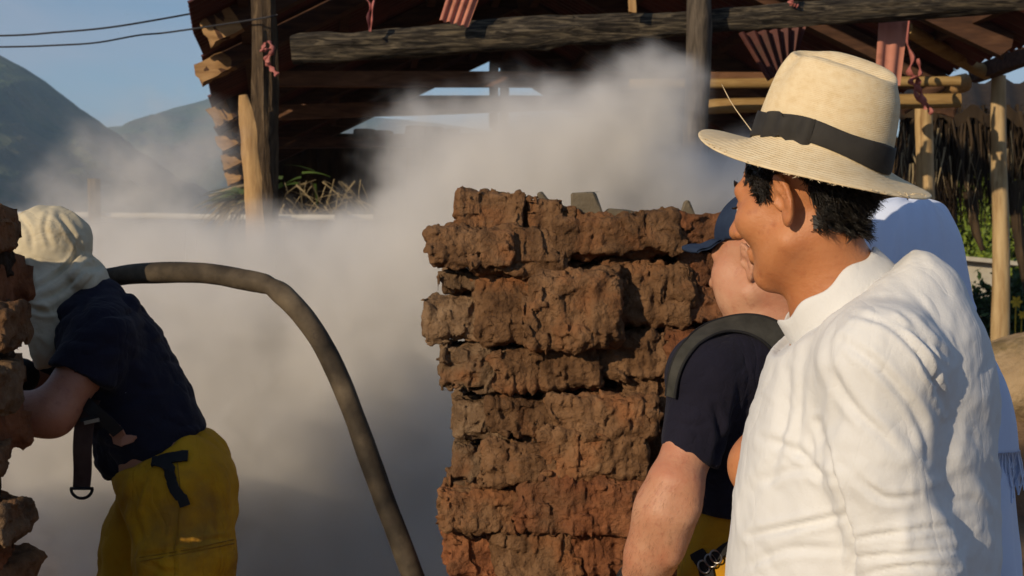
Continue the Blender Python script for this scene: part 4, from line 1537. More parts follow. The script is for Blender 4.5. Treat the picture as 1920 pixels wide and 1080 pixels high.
def cast(V, Q, px, n, off, fallback):
    """a line drawn on the visible side of a surface"""
    from mathutils.bvhtree import BVHTree
    t = BVHTree.FromPolygons([Vector(v) for v in V], [tuple(int(i) for i in q) for q in Q])
    P_, N_ = [], []
    for x, y in spline(px, 26):
        c, n_, i, d = t.ray_cast(Vector(CAM), Vector(P(x, y, 1.0) - CAM))
        if c is not None:
            P_.append(np.array(c))
            N_.append(np.array(n_))
    if len(P_) < 6:
        return fallback
    P_, N_ = np.array(P_), np.array(N_)
    for _ in range(4):
        N_[1:-1] = (N_[:-2] + N_[1:-1] + N_[2:]) / 3
        P_[1:-1] = (P_[:-2] + P_[1:-1] * 2 + P_[2:]) / 4
    P_, N_ = spline(P_, n), spline(N_, n)
    N_ /= np.linalg.norm(N_, axis=1)[:, None]
    return P_ + N_ * off, N_


def ribbon_vf(C, Nn, half, thick=0.003, edge=None):
    """a flat band along points C lying on normals Nn"""
    t = np.gradient(C, axis=0)
    t /= np.linalg.norm(t, axis=1)[:, None]
    Nn = Nn / np.linalg.norm(Nn, axis=1)[:, None]
    s = np.cross(t, Nn)
    s /= np.linalg.norm(s, axis=1)[:, None]
    half = np.broadcast_to(half, (len(C),))[:, None]
    prof = [(-1, 0), (-.97, 1), (-.6, 1.25), (0, 1.3), (.6, 1.25), (.97, 1), (1, 0), (0, -.6)]
    V = np.stack([C + s * half * a + Nn * thick * b for a, b in prof], 1).reshape(-1, 3)
    f = grid_faces(len(C), len(prof), wrap_v=True).tolist()
    f += [list(range(len(prof)))[::-1], [len(V) - len(prof) + i for i in range(len(prof))]]
    return V, f


def strands(roots, normals, tips_dir, length, r0, seg, seed, clump=None, curl=0.0):
    """hair: tapered three-sided fibres"""
    g = np.random.RandomState(seed)
    n_ = len(roots)
    L_ = np.asarray(length) * g.uniform(.6, 1.15, n_)
    d = normals * 0.55 + tips_dir + g.normal(size=(n_, 3)) * .16
    d /= np.linalg.norm(d, axis=1)[:, None]
    pts = [roots - normals * .002]
    cur = roots.copy()
    for k in range(seg):
        t = (k + 1) / seg
        d2 = d + tips_dir * .5 * t + clump[0] * (t * clump[1]) if clump is not None else d
        d2 = d2 / np.linalg.norm(d2, axis=1)[:, None]
        cur = cur + d2 * (L_ / seg)[:, None]
        pts.append(cur.copy())
    pts = np.stack(pts, 1)
    a = np.cross(d, g.normal(size=(n_, 3)))
    a /= np.linalg.norm(a, axis=1)[:, None]
    b = np.cross(d, a)
    rad = r0 * np.linspace(1, .25, seg + 1)
    ring = []
    for k in range(3):
        an = 2 * np.pi * k / 3
        ring.append(pts + (math.cos(an) * a + math.sin(an) * b)[:, None, :] * rad[None, :, None])
    V = np.stack(ring, 2).reshape(-1, 3)       # (n, seg+1, 3)
    base_ = grid_faces(seg + 1, 3, wrap_v=True, flip=True)
    Fq = (base_[None] + (np.arange(n_) * (seg + 1) * 3)[:, None, None]).reshape(-1, 4)
    return V, Fq


def eyes(c, M, s, parent):
    """white of the eye with a dark iris, set into the lids"""
    for sg in (-1, 1):
        o_ = np.array([sg * .0315, .0808, -.0045])
        for nm, r_, a1, m in (('eye', .0128, math.pi, M_eye), ('iris', .0132, .45, M_iris)):
            th_ = np.linspace(.001, a1, 12)
            ph_ = np.linspace(0, 2 * np.pi, 16, endpoint=False)
            T_, H_ = np.meshgrid(th_, ph_, indexing='ij')
            q_ = np.stack([np.sin(T_) * np.cos(H_), np.cos(T_), np.sin(T_) * np.sin(H_)], -1).reshape(-1, 3) * r_ + o_
            e_ = obj(nm, c + (q_ * s) @ M.T, grid_faces(12, 16, wrap_v=True), m, parent if nm == 'eye' else e_)


M_eye = mat('eye_white', (0.6, 0.55, 0.5), 40, rough=0.25)
M_iris = mat('dark_iris', (0.02, 0.012, 0.008), 40, rough=0.15)

# ------------------------------------------------------------------ the man in the straw hat
HR = frame(46, -5)
hc = P(1469, 375, 2.02) - HR @ np.array([-.078, -.018, -.004]) * 1.04
TR = frame(14)
fw, rt = TR[:, 1], TR[:, 0]
A = Figure()
nb = P(1588, 575, 2.1)
A.cap(hc + HR @ np.array([0, -.022, -.05]), nb + [0, 0, -.02], .056, .058, .03)
A.cap(hc + HR @ np.array([0, .02, -.08]), P(1558, 590, 2.1), .04, .042, .03)
shL, shR = P(1655, 680, 1.93), P(1625, 665, 2.3)
A.cap(nb + [.01, 0, -.07], shL + [0, 0, -.01], .045, .058, .03).cap(nb + [.01, 0, -.07], shR + [0, 0, -.01], .045, .058, .03)
A.ell(P(1635, 800, 2.12), (.165, .132, .24), TR, .06)
A.ell(P(1600, 1050, 2.12), (.16, .15, .26), TR, .06)
hipA = P(1640, 1050, 2.12)
hipA[2] = .93
A.ell(hipA, (.17, .13, .15), TR, .06)
elL, wrL = P(1702, 1065, 1.93), P(1660, 1390, 1.83)
A.chain([shL, elL, wrL], (.06, .046, .03))
hand(A, wrL, wrL - elL + [0, 0, -.05], rt, 1.0, .5, 1)
elR, wrR = P(1432, 874, 2.26), P(1540, 985, 2.34)
A.chain([shR, P(1500, 790, 2.3), elR, wrR], (.06, .055, .05, .034), .03)
hand(A, wrR, np.array([.6, -.1, -.5]), np.array([0, -1, 0]), .95, .6, -1)
legs(A, hipA, rt, fw, .93)
A.head = (hc, HR, 1.04, 0.0)
baseA = np.array([hipA[0], hipA[1], 0])
manA, VA, QA = person(A, M_skin_tan, 'man in a pale straw hat and white linen shirt in the foreground, looking left', baseA, .0048)

# shirt
cN = P(1572, 562, 2.1)
nax = unit(fw * .62 + UPV * .78)
S = Figure()
S.cap(nb + [0.01, 0, -.062], shL + [0, 0, .0], .062, .078, .06).cap(nb + [0.01, 0, -.062], shR, .062, .078, .06)
S.cap(P(1690, 625, 2.1), P(1728, 700, 2.06), .042, .08, .05)
S.ell(P(1632, 800, 2.12), (.19, .152, .26), TR, .07)
S.ell(P(1700, 775, 2.08), (.15, .1, .2), TR, .06)
S.ell(P(1728, 930, 2.05), (.12, .078, .34), TR, .06)
S.ell(P(1606, 1090, 2.12), (.195, .19, .36), TR, .08)
S.chain([shR, P(1520, 770, 2.31)], (.085, .075), .05)


def slv(p):
    d = sd_cap(p, P(1652, 690, 1.93), P(1648, 870, 1.92), .083, .066)
    return smin(d, sd_cap(p, P(1648, 870, 1.92), P(1706, 1075, 1.92), .066, .074), .03)


elP = P(1706, 1085, 1.92)


def shirt_sdf(p):
    d = smin(S.sdf(p), slv(p), .022)
    d = smin(d, sd_cap(p, cN - nax * .075 - fw * .01, cN - nax * .02, .102, .089), .03)
    ax_ = (p - cN) @ nax
    rd = np.sqrt(np.maximum(((p - cN) ** 2).sum(1) - ax_ ** 2, 0))
    d = smax(d, -np.maximum(rd - .125, -(ax_ + .012)), .006)
    d = smax(d, -np.maximum(rd - .079, -(ax_ + .04)), .004)
    d = np.maximum(d, -(p[:, 2] - .86))
    return d


def shirt_disp(V, Nn):
    x, y = to_px(V)
    w = np.stack([fbm(V * 5 + 3, 2), fbm(V * 5 + 13, 2), fbm(V * 5 + 23, 2)], 1) * .35
    q = V + w * .25
    f1 = ridged(q * np.array([10, 10, 3.2]) + 2, 2) * .0042            # long hanging folds
    f2 = fbm(q * np.array([13, 13, 20]) + 9, 3) * .0022
    f4 = -ridged(V * np.array([24, 24, 34]) + 5 * w, 2) * .0010 - ridged(q @ np.array([[.7, 0, -.7], [0, 1, 0], [.7, 0, .7]]) * np.array([34, 12, 9]), 2) * .0022
    f3 = f4 + ridged((q @ np.array([[.8, 0, .6], [0, 1, 0], [-.6, 0, .8]])) * np.array([22, 8, 7]), 2) * .002
    lines = [([(1408, 1004), (1500, 985), (1585, 966)], 9, .009), ([(1535, 790), (1558, 880), (1585, 960), (1598, 1010), (1596, 1080)], 8, .010),
             ([(1600, 590), (1680, 620), (1745, 700), (1772, 770)], 8, .007), ([(1640, 585), (1720, 630), (1775, 690)], 7, .006), ([(1690, 590), (1745, 640), (1785, 680)], 7, .006),
             ([(1720, 660), (1735, 700), (1760, 720)], 5, .005), ([(1740, 640), (1758, 690), (1750, 740)], 5, .005),
             ([(1580, 640), (1650, 690), (1720, 780), (1742, 860)], 10, .006), ([(1560, 700), (1600, 760), (1690, 850)], 12, .005),
             ([(1600, 1010), (1680, 1000), (1780, 985)], 7, .006), ([(1600, 1045), (1690, 1040), (1800, 1030)], 7, .006), ([(1610, 1080), (1700, 1062), (1800, 1065)], 6, .005),
             ([(1610, 900), (1660, 935), (1720, 930)], 9, .005), ([(1480, 700), (1470, 790), (1440, 900)], 12, .005), ([(1510, 660), (1500, 760), (1490, 860)], 12, .004),
             ([(1430, 900), (1500, 880), (1570, 900)], 10, .004), ([(1400, 1060), (1480, 1030), (1580, 1030)], 10, .005), ([(1430, 820), (1500, 850), (1545, 900)], 10, .005)]
    return f1 + f2 + f3 + creases(V, Nn, lines)


lo, hi = S.box(.12)
lo[2] = .82
shirtA, VS, QS = garment('shirt', shirt_sdf, lo, hi, .0048, M_linen, manA, shirt_disp, 3)
seam_lines = [[(1560, 640), (1600, 600), (1660, 612), (1720, 660), (1758, 740), (1768, 800)]]
# stand collar
ph = np.linspace(.16, 2 * np.pi - .16, 64)
rows = []
lat = np.cross(nax, fw)
lat = unit(lat)
fin = unit(np.cross(lat, nax))
for k_, (hh, rr2) in enumerate(((-.024, .088), (-.018, .0905), (.0, .0885), (.014, .0865), (.0245, .085), (.0265, .083), (.0245, .081), (.012, .082), (-.03, .083))):
    dip = 0.014 * np.cos(ph)
    rows.append(cN + nax * (hh - dip[:, None] * 0 + 0.004 * np.sin(ph * 7)[:, None]) + fin * (np.cos(ph) * (rr2 + .006))[:, None] + lat * (np.sin(ph) * rr2)[:, None])
Vc = np.stack(rows, 1).reshape(-1, 3)
obj('collar', Vc, grid_faces(64, len(rows)), M_linen, shirtA)

# hat
HU = frame(30, 17, 0)
w_ = R(-3.5)
rr0, ff0, uu0 = HU[:, 0], HU[:, 1], HU[:, 2]
rr1 = rr0 * math.cos(w_) - uu0 * math.sin(w_)      # roll: the near side hangs lower
uu1 = np.cross(rr1, ff0)
HM = np.stack([rr1, ff0, uu1], 1)
hat_c = P(1533, 303, 2.085)
hat = bpy.data.objects.new('straw_hat', bpy.data.meshes.new('straw_hat'))
COL.objects.link(hat)
hat.parent = manA
mw = Matrix(HM.tolist()).to_4x4()
mw.translation = Vector(hat_c - baseA)
hat.matrix_local = mw
ca_, cb_ = .085, .103        # crown half width, half length
NA = 128
an = np.linspace(0, 2 * np.pi, NA, endpoint=False)
cx_, sx_ = np.sin(an), np.cos(an)      # x right, y forward


def hat_rings():
    rings = []
    def brim_z(u):
        return .022 * cx_ ** 2 * (1 - u) - .014 * cx_ ** 2 * u - .004 * u * np.maximum(-sx_, 0) ** 2 + .003 * u * np.sin(3 * an + 1)
    for u in np.linspace(1, 0, 12):
        wd = .068 + .006 * np.cos(an)
        e = u ** 1.0
        rx, ry = ca_ + wd * e, cb_ + (wd + .006) * e
        z = brim_z(e ** 1.15) + .008 * (1 - e) ** 5
        rings.append(np.stack([cx_ * rx, sx_ * ry, z], 1))
    H_ = .136
    for v in np.linspace(.04, 1, 16):
        tp = 1 - .13 * v ** 1.6 - .075 * (np.maximum(v - .72, 0) / .28) ** 2
        z = .010 + v * (H_ - .010) + .022 * cx_ ** 2 * (1 - v) ** 1.5
        # pinched at the front of the crown
        pin = .014 * sstep(.35, .95, v) * (np.exp(-((an - .62) / .3) ** 2) + np.exp(-((2 * np.pi - an - .62) / .3) ** 2))
        rings.append(np.stack([cx_ * (ca_ * tp - pin), sx_ * (cb_ * tp - pin * .5), z + .006 * v * np.cos(an) * 1.0], 1))
    tp = .80
    for w in (.97, .92, .85, .76, .65, .53, .4, .26, .12, .0):
        x = cx_ * ca_ * tp * w
        y = sx_ * cb_ * tp * w
        crest = H_ + .013 * np.sqrt(max(0, 1 - w ** 4))
        dent = .030 * np.exp(-((x + .004) / .024) ** 2) * sstep(1.0, .55, w) * (.75 + .25 * sx_) - .012 * sstep(-.01, .05, x)
        pin = .012 * (np.exp(-((an - .62) / .35) ** 2) + np.exp(-((2 * np.pi - an - .62) / .35) ** 2)) * w ** 2
        z = crest - dent - pin * .5 + .006 * sx_ * w
        rings.append(np.stack([x * (1 - pin / .1), y * (1 - pin * .5 / .1), z], 1))
    return rings


rings = hat_rings()
V = np.stack(rings, 0).reshape(-1, 3)
me = hat.data
me.from_pydata(V.tolist(), [], grid_faces(len(rings), NA, wrap_v=True).tolist())
me.update()
me.polygons.foreach_set('use_smooth', np.ones(len(me.polygons), bool))
me.materials.append(M_straw)
sol = hat.modifiers.new('thickness', 'SOLIDIFY')
sol.thickness = .003
sol.offset = -1
bvl = hat.modifiers.new('smooth', 'SUBSURF')
bvl.levels = bvl.render_levels = 1


def hat_child(name, V, f, m):
    me = bpy.data.meshes.new(name)
    me.from_pydata(np.asarray(V).tolist(), [], [list(map(int, q)) for q in f])
    me.update()
    me.polygons.foreach_set('use_smooth', np.ones(len(me.polygons), bool))
    me.materials.append(m)
    o = bpy.data.objects.new(name, me)
    COL.objects.link(o)
    o.parent = hat
    return o


rows = []
for hh, off in ((.009, .0035), (.012, .0045), (.03, .004), (.046, .0035), (.0485, .0025), (.046, .0005), (.012, .0005)):
    v_ = (hh - .010) / .14
    tp = 1 - .10 * max(v_, 0) ** 1.6
    wv = .0018 * np.sin(an * 5 + hh * 60) * (hh > .02)
    rows.append(np.stack([cx_ * (ca_ * tp + off + wv * .3), sx_ * (cb_ * tp + off + wv * .3), hh + wv + .022 * cx_ ** 2 * (1 - max(v_, 0)) ** 1.5], 1))
hat_child('hatband', np.stack(rows, 0).reshape(-1, 3), grid_faces(len(rows), NA, wrap_v=True, flip=True), M_band)
# flat bow on the near (left) side of the band
rows = []
a0 = 2 * np.pi - 1.25
for t in np.linspace(-.42, .42, 22):
    a = a0 + t
    bulge = .004 + .004 * math.cos(t / .42 * math.pi / 2) + .003 * math.cos(t * 18)
    hw = .019 - .006 * math.exp(-(t / .08) ** 2)
    for zz in (-1, -.5, 0, .5, 1):
        rr_ = bulge - .002 * zz * zz
        rows.append([math.sin(a) * (ca_ + rr_), math.cos(a) * (cb_ + rr_), .027 + .017 * math.sin(a) ** 2 + hw * zz + .002 * math.sin(t * 9)])
hat_child('bow', rows, grid_faces(22, 5, flip=True), M_band)
# stray straw ends along the brim and one long loose straw at the front
g = np.random.RandomState(2)
parts = []
for i in range(90):
    a = g.uniform(np.pi * 1.05, 2 * np.pi)
    r_ = g.uniform(.86, 1.0)
    b0 = np.array([math.sin(a) * (ca_ + .068 * r_), math.cos(a) * (cb_ + .074 * r_), -.014 * math.sin(a) ** 2 * r_ + .004])
    tdir = unit(np.array([math.sin(a + g.uniform(-1.2, 1.2)), math.cos(a + g.uniform(-1.2, 1.2)), g.uniform(-.5, .3)]))
    b1 = b0 + tdir * g.uniform(.002, .006)
    parts.append(tube_vf([b0 - [0, 0, .005], b1 - [0, 0, .005]], .0006, 4))
parts.append(tube_vf(spline([[-.03, .1, .02], [-.03, .14, .05], [-.03, .165, .075]], 6), .0007, 4))
v, f = merge(parts)
hat_child('straw_ends', v, f, M_straw)

# the skull stays inside the crown
qk = (VA - hat_c) @ HM
rk = np.sqrt((qk[:, 0] / ca_) ** 2 + (qk[:, 1] / cb_) ** 2)
up_ = sstep(-.022, .002, qk[:, 2])
lim_ = np.where(rk > .9, .9 / np.maximum(rk, 1e-6), 1.0)
sc_ = 1 - up_ * (1 - lim_)
sc_[(qk[:, 2] < -.03) | (rk > 2)] = 1
qk[:, 0] *= sc_
qk[:, 1] *= sc_
VA = hat_c + qk @ HM.T
manA.data.vertices.foreach_set('co', (VA - baseA).astype(np.float32).ravel())
manA.data.update()

# hair under the hat: dense short locks from temple to nape
NA_n = vnormals(VA, QA)
ql = (VA - hc) @ HR / 1.04
nl = NA_n @ HR
earz = np.sqrt(((ql[:, 1] + .018) / .030) ** 2 + ((ql[:, 2] + .004) / .041) ** 2)
hairline = np.where(ql[:, 1] > .03, .03, np.where(ql[:, 1] > -.04, .0, -.05 - .25 * np.clip(-.06 - ql[:, 1], 0, .05)))
sel = (ql[:, 2] > hairline) & (ql[:, 2] < .105) & (ql[:, 1] < .062 - .25 * np.maximum(0, .03 - ql[:, 2])) & (earz > 1.0) & (np.abs(ql[:, 0]) > -1)
sel |= (ql[:, 1] > .008) & (ql[:, 1] < .05 - .5 * np.maximum(0, .03 - ql[:, 2])) & (ql[:, 2] > .0) & (ql[:, 2] < .07) & (np.abs(ql[:, 0]) > .05)       # sideburn
qh = (VA - hat_c) @ HM
sel &= qh[:, 2] < .004 + .02 * (qh[:, 0] / .09) ** 2
idx = np.flatnonzero(sel)
g = np.random.RandomState(8)
wgt = np.where(ql[idx][:, 1] > -.045, 1.6, 1.0)
pick = g.choice(idx, 9000, p=wgt / wgt.sum())
roots = VA[pick] + g.normal(size=(9000, 3)) * .0015
nrm = NA_n[pick]
ncl = 520
cidx = g.choice(idx, ncl)
cp = VA[cidx]
dist = ((roots[:, None, :] - cp[None]) ** 2).sum(-1)
near = dist.argmin(1)
cdir = (cp[near] - roots) * 60 + g.normal(size=(ncl, 3))[near] * .55
down = HR @ np.array([0, -.55, -.75])
low = sstep(.05, -.02, ql[pick][:, 2])
V, Fq = strands(roots, nrm, np.tile(down, (9000, 1)) * .8, np.where(ql[pick][:, 1] > -.045, .0095, .026), .0008, 4, 4, (cdir, .9))
qh = ((V - hat_c) @ HM).reshape(9000, -1, 3)
lim = -.004 + .020 * np.clip(np.abs(qh[..., 0]) / .09, 0, 1) ** 2 - np.clip(np.sqrt(qh[..., 0] ** 2 + qh[..., 1] ** 2) - .1, 0, 1) * .35
keep = (qh[..., 2] < lim).all(1)
V = V.reshape(9000, -1, 3)[keep].reshape(-1, 3)
Fq = Fq.reshape(9000, -1, 4)[:keep.sum()].reshape(-1, 4)
fsel = sel[QA].all(1)
Qb = QA[fsel]
used = np.unique(Qb)
remap = np.full(len(VA), -1)
remap[used] = np.arange(len(used))
Vb = VA[used] + NA_n[used] * (.0012 + .0012 * fbm(VA[used] * 300, 2))[:, None]
V, Fq = np.vstack([V, Vb]), np.vstack([Fq, remap[Qb] + len(V)])
obj('hair', V, Fq, M_hair, manA)
# eyebrow and lashes
parts = []
for sgn in (-1, 1):
    for i in range(60):
        u = g.uniform(0, 1)
        p0 = np.array([sgn * (.012 + .036 * u), .0945 - .016 * u * u, .026 + .004 * math.sin(u * 3) + g.uniform(-.003, .003)])
        p1 = p0 + np.array([sgn * .007, .0015, .003 + g.uniform(-.002, .002)])
        parts.append(tube_vf(np.array([hc + HR @ p0 * 1.04, hc + HR @ p1 * 1.04]), .0010, 4))
    for i in range(14):
        u = i / 13
        p0 = np.array([sgn * (.021 + .022 * u), .0925 - .004 * (2 * u - 1) ** 2 - .003 * u, -.001])
        p1 = p0 + np.array([sgn * .003 * (u - .3), .009, -.001])
        parts.append(tube_vf(np.array([hc + HR @ p0 * 1.04, hc + HR @ p1 * 1.04]), .0009, 4))
v, f = merge(parts)
setp(obj('eyebrow_hairs', v, f, M_hair, manA), kind='stuff')
eyes(hc, HR, 1.04, manA)
# trousers under the shirt
T = Figure()
T.ell(hipA, (.185, .15, .17), TR, .06)
legs(T, hipA, rt, fw, .93, .1, (.105, .085, .075))
lo, hi = T.box()
garment('trousers', lambda p: np.maximum(T.sdf(p), .1 - p[:, 2]), lo, hi, .012, M_strap, manA, None)

# ------------------------------------------------------------------ the man in the blue cap
HB = frame(46, -6)
hb = P(1399, 490, 2.75) - HB @ np.array([-.084, -.02, -.004]) * 1.04
TB = frame(48)
fwB, rtB = TB[:, 1], TB[:, 0]
B = Figure()
nbB = P(1490, 606, 2.84)
B.cap(hb + HB @ np.array([0, -.02, -.05]), nbB, .066, .074, .03)
B.cap(hb + HB @ np.array([0, .01, -.09]), P(1450, 600, 2.88), .05, .06, .03)
sBL, sBR = P(1326, 702, 2.74), P(1610, 680, 3.02)
B.cap(nbB + [0, 0, -.02], sBL, .06, .065, .05).cap(nbB + [0, 0, -.02], sBR, .06, .065, .05)
B.ell(P(1455, 800, 2.9), (.19, .135, .25), TB, .06)
B.ell(P(1445, 980, 2.9), (.17, .15, .24), TB, .06)
hipB = P(1450, 1050, 2.9)
hipB[2] = .93
B.ell(hipB, (.17, .14, .16), TB, .06)
arm = [sBL, P(1288, 850, 2.7), P(1266, 908, 2.68), P(1250, 958, 2.68), P(1222, 1040, 2.72), P(1188, 1130, 2.78)]
B.chain(arm, (.058, .044, .050, .054, .049, .037), .02)
B.ell(P(1290, 925, 2.655), (.022, .024, .04), None, .025)
B.ell(P(1222, 985, 2.70), (.03, .035, .07), None, .03)
B.ell(P(1262, 1000, 2.665), (.026, .028, .06), None, .03)
B.cap(P(1292, 955, 2.645), P(1284, 972, 2.64), .012, .010, .03)
hand(B, arm[-1], arm[-1] - arm[-2], np.array([.3, .9, 0]), 1.0, .6, 1)
armR = [sBR, P(1640, 900, 3.05), P(1560, 1040, 3.15)]
B.chain(armR, (.06, .048, .034), .04)
hand(B, armR[-1], armR[-1] - armR[-2], np.array([-.6, -.6, 0]), 1.0, .6, 1)
legs(B, hipB, rtB, fwB, .93)
B.head = (hb, HB, 1.04, 0.006)
baseB = np.array([hipB[0], hipB[1], 0])
manB, VB, QB = person(B, M_skin_fair, 'man in a dark blue cap, navy T-shirt and yellow trousers facing the clay wall', baseB, .0055)

SB = Figure()
SB.cap(nbB + [0, 0, -.035], sBL, .07, .078, .06).cap(nbB + [0, 0, -.035], sBR, .07, .078, .06)
SB.ell(P(1455, 800, 2.9), (.205, .152, .26), TB, .07)
SB.ell(P(1445, 985, 2.9), (.185, .165, .25), TB, .07)
SB.chain([sBR, armR[1]], (.078, .07), .04)
axB = unit(arm[1] - arm[0])
hemB = P(1285, 856, 2.69)
hemN = unit(P(1300, 800, 2.7) - P(1283, 870, 2.69) + np.array([0.01, 0, 0]))


def tee_sdf(p):
    s = sd_cap(p, sBL, P(1288, 890, 2.7), .07, .056)
    s = np.maximum(s, -((p - hemB) @ hemN))
    d = smin(SB.sdf(p), s, .02)
    d = smax(d, -sd_cap(p, nbB + [0, 0, -.02], nbB + [-.01, .0, .2], .082, .085), .006)
    zc = P(1400, 966, 2.8)[2]
    d = np.maximum(d, -(p[:, 2] - zc))
    e = np.maximum(sd_cap(p, armR[0], armR[1], .1, .1), (p - (armR[0] * .35 + armR[1] * .65)) @ unit(armR[1] - armR[0]))
    return d


def tee_disp(V, Nn):
    q = V + .05 * np.stack([fbm(V * 6, 2), fbm(V * 6 + 9, 2), fbm(V * 6 + 19, 2)], 1)
    f1 = ridged((q @ np.array([[.7, 0, .7], [0, 1, 0], [-.7, 0, .7]])) * np.array([16, 10, 6]), 2) * .0035
    f2 = fbm(q * 22, 3) * .0015
    lines = [([(1340, 850), (1370, 800), (1385, 720)], 7, .006), ([(1345, 900), (1400, 870), (1450, 830)], 7, .005), ([(1350, 880), (1390, 840), (1440, 790)], 6, .005), ([(1340, 760), (1350, 820), (1338, 880)], 8, .008),
             ([(1260, 790), (1300, 800), (1335, 790)], 7, .003), ([(1350, 950), (1400, 920), (1450, 900)], 7, .004)]
    return f1 + f2 + creases(V, Nn, lines)


lo, hi = SB.box(.1)
lo[0] -= .1
lo[2] = P(1400, 975, 2.8)[2]
teeB, VT, QT = garment('t_shirt', tee_sdf, lo, hi, .0055, M_navy, manB, tee_disp, 2)
# neck rib
ph = np.linspace(0, 2 * np.pi, 48, endpoint=False)
# trousers
TP = Figure()
TP.ell(P(1448, 1000, 2.9) * [1, 1, 0] + [0, 0, 1.02], (.19, .17, .2), TB, .06)
legs(TP, hipB, rtB, fwB, .95, .105, (.125, .1, .09))
lo, hi = TP.box()
def trB_disp(V, Nn):
    return ridged(V * np.array([9, 9, 5]), 2) * .006
trB, VTB, QTB = garment('trousers', lambda p: np.maximum(np.maximum(TP.sdf(p), p[:, 2] - P(1400, 955, 2.8)[2]), .09 - p[:, 2]), lo, hi, .009, M_yellow, manB, trB_disp)
# belt strap and buckle on the trousers
C_, N_ = nearest(VTB, QTB, spline([P(1280, 1025, 2.75), P(1310, 1052, 2.74), P(1330, 1085, 2.74)], 14), .004)
v, f = ribbon_vf(C_, N_, .016, .004)
st = obj('strap', v, f, M_black, trB, sharp=50)
C_, N_ = nearest(VTB, QTB, spline([P(1310, 1062, 2.74), P(1336, 1046, 2.74), P(1362, 1032, 2.74), P(1400, 1024, 2.76)], 16), .008)
v, f = ribbon_vf(C_, N_, .011, .003)
st2 = obj('strap', v, f, M_black, trB, sharp=50)
for (x, y) in ((1318, 1062), (1334, 1052), (1346, 1046)):
    C_, N_ = nearest(VTB, QTB, [P(x, y, 2.74)], .013)
    c = C_[0]
    t = unit(P(1362, 1032, 2.74) - P(1310, 1062, 2.74))
    s = unit(np.cross(t, N_[0]))
    ring = np.array([c + t * .010 * math.cos(a) + s * .015 * math.sin(a) for a in np.linspace(0, 2 * np.pi, 17)])
    v, f = tube_vf(ring, .0022, 6, cap=False)
    obj('buckle', v, f, M_metal, trB)

eyes(hb, HB, 1.04, manB)
# cap: crown, bill, button
def cap_sdf(p):
    q = ((p - hb.astype(np.float32)) @ HB.astype(np.float32)) / 1.04
    d = sd_ell(q, (0, -.012, .052), (.085, .108, .088))
    d = np.maximum(d, -(q[:, 2] - .040 - .10 * np.maximum(-.03 - q[:, 1], 0) + .06 * np.maximum(-.03 - q[:, 1], 0)))
    d = np.maximum(d, -sd_ell(q, (0, -.012, .045), (.079, .102, .08)))
    return d * 1.04
V, Q = surface(cap_sdf, hb - .17, hb + .2, .0042)
V = relax(V, Q, 2)
capB = obj('cap', V, Q, M_cap, manB)
nu_, nv_ = 28, 12
top, bot = [], []
for i in range(nu_):
    a = R(-62 + 124 * i / (nu_ - 1))
    for j in range(nv_):
        t = j / (nv_ - 1)
        rx = .080 + .0 * t
        x = math.sin(a) * (.083 + .006 * t)
        ybase = math.cos(a) * .102 - .012
        y = ybase + t * (.092 * math.cos(a * .95) ** .6 if abs(a) < 1.6 else 0)
        z = .052 - .004 * t * math.cos(a) - .030 * math.sin(a) ** 2 * (.35 + .65 * t) + .002 * math.sin(t * 9)
        top.append(hb + HB @ (np.array([x, y, z]) * 1.04))
        bot.append(hb + HB @ (np.array([x, y, z - .0045]) * 1.04))
n_ = len(top)
f = grid_faces(nu_, nv_).tolist()
f2 = [[i + n_ for i in q[::-1]] for q in f]
rim = [i * nv_ + nv_ - 1 for i in range(nu_)]
fr = [[rim[i], rim[i + 1], rim[i + 1] + n_, rim[i] + n_] for i in range(nu_ - 1)]
obj('bill', np.array(top + bot), f + f2 + fr, M_cap, capB)
# shoulder strap with a pad
path = spline([P(1478, 760, 2.66), P(1480, 690, 2.70), P(1462, 640, 2.74), P(1420, 612, 2.78), P(1360, 618, 2.82), P(1300, 648, 2.86), P(1268, 690, 2.88), P(1254, 740, 2.9), P(1262, 800, 2.95)], 60)
C_, N_ = cast(VT, QT, [(1482, 700), (1478, 660), (1455, 632), (1425, 616), (1390, 610), (1350, 616), (1312, 634), (1284, 662), (1268, 700), (1262, 745)], 60, .005, nearest(VT, QT, path, .005))
hw_ = np.interp(np.arange(60), [0, 6, 10, 34, 42, 59], [.016, .016, .030, .026, .015, .013])
v, f = ribbon_vf(C_, N_, hw_, .003)
sp = obj('shoulder_strap', v, f, M_strap, manB, sharp=60)
t_ = np.gradient(C_, axis=0)
t_ /= np.linalg.norm(t_, axis=1)[:, None]
s_ = np.cross(t_, N_)
v, f = merge([tube_vf(C_ + s_ * (hw_ * sg)[:, None] + N_ * .002, .003, 6) for sg in (-1, 1)])
obj('piping', v, f, M_black, sp)
# fine hair on the bare forearm
NBn = vnormals(VB, QB)
ta = (VB - arm[1]) @ unit(arm[4] - arm[1])
rad_ = np.linalg.norm(VB - arm[1] - ta[:, None] * unit(arm[4] - arm[1]), axis=1)
ia = np.flatnonzero((ta > .05) & (ta < .27) & (rad_ < .1))
if len(ia) > 10:
    g = np.random.RandomState(3)
    pk = g.choice(ia, 1500)
    V, Fq = strands(VB[pk] + g.normal(size=(1500, 3)) * .002, NBn[pk] * .4, np.tile(unit(arm[4] - arm[1]) * .8, (1500, 1)), .011, .00016, 2, 5, (g.normal(size=(1500, 3)) * .3, .6))
    setp(obj('arm_hair', V, Fq, M_fuzz, manB), kind='stuff')
# work glove
G = Figure()
gd = unit(arm[-1] - arm[-2])
G.cap(arm[-1] - gd * .045, arm[-1] + gd * .01, .05, .044)
hand(G, arm[-1], gd, np.array([.3, .9, 0]), 1.14, .6, 1)
lo, hi = G.box(.03)
garment('glove', G.sdf, lo, hi, .006, M_black, manB, None, 1)

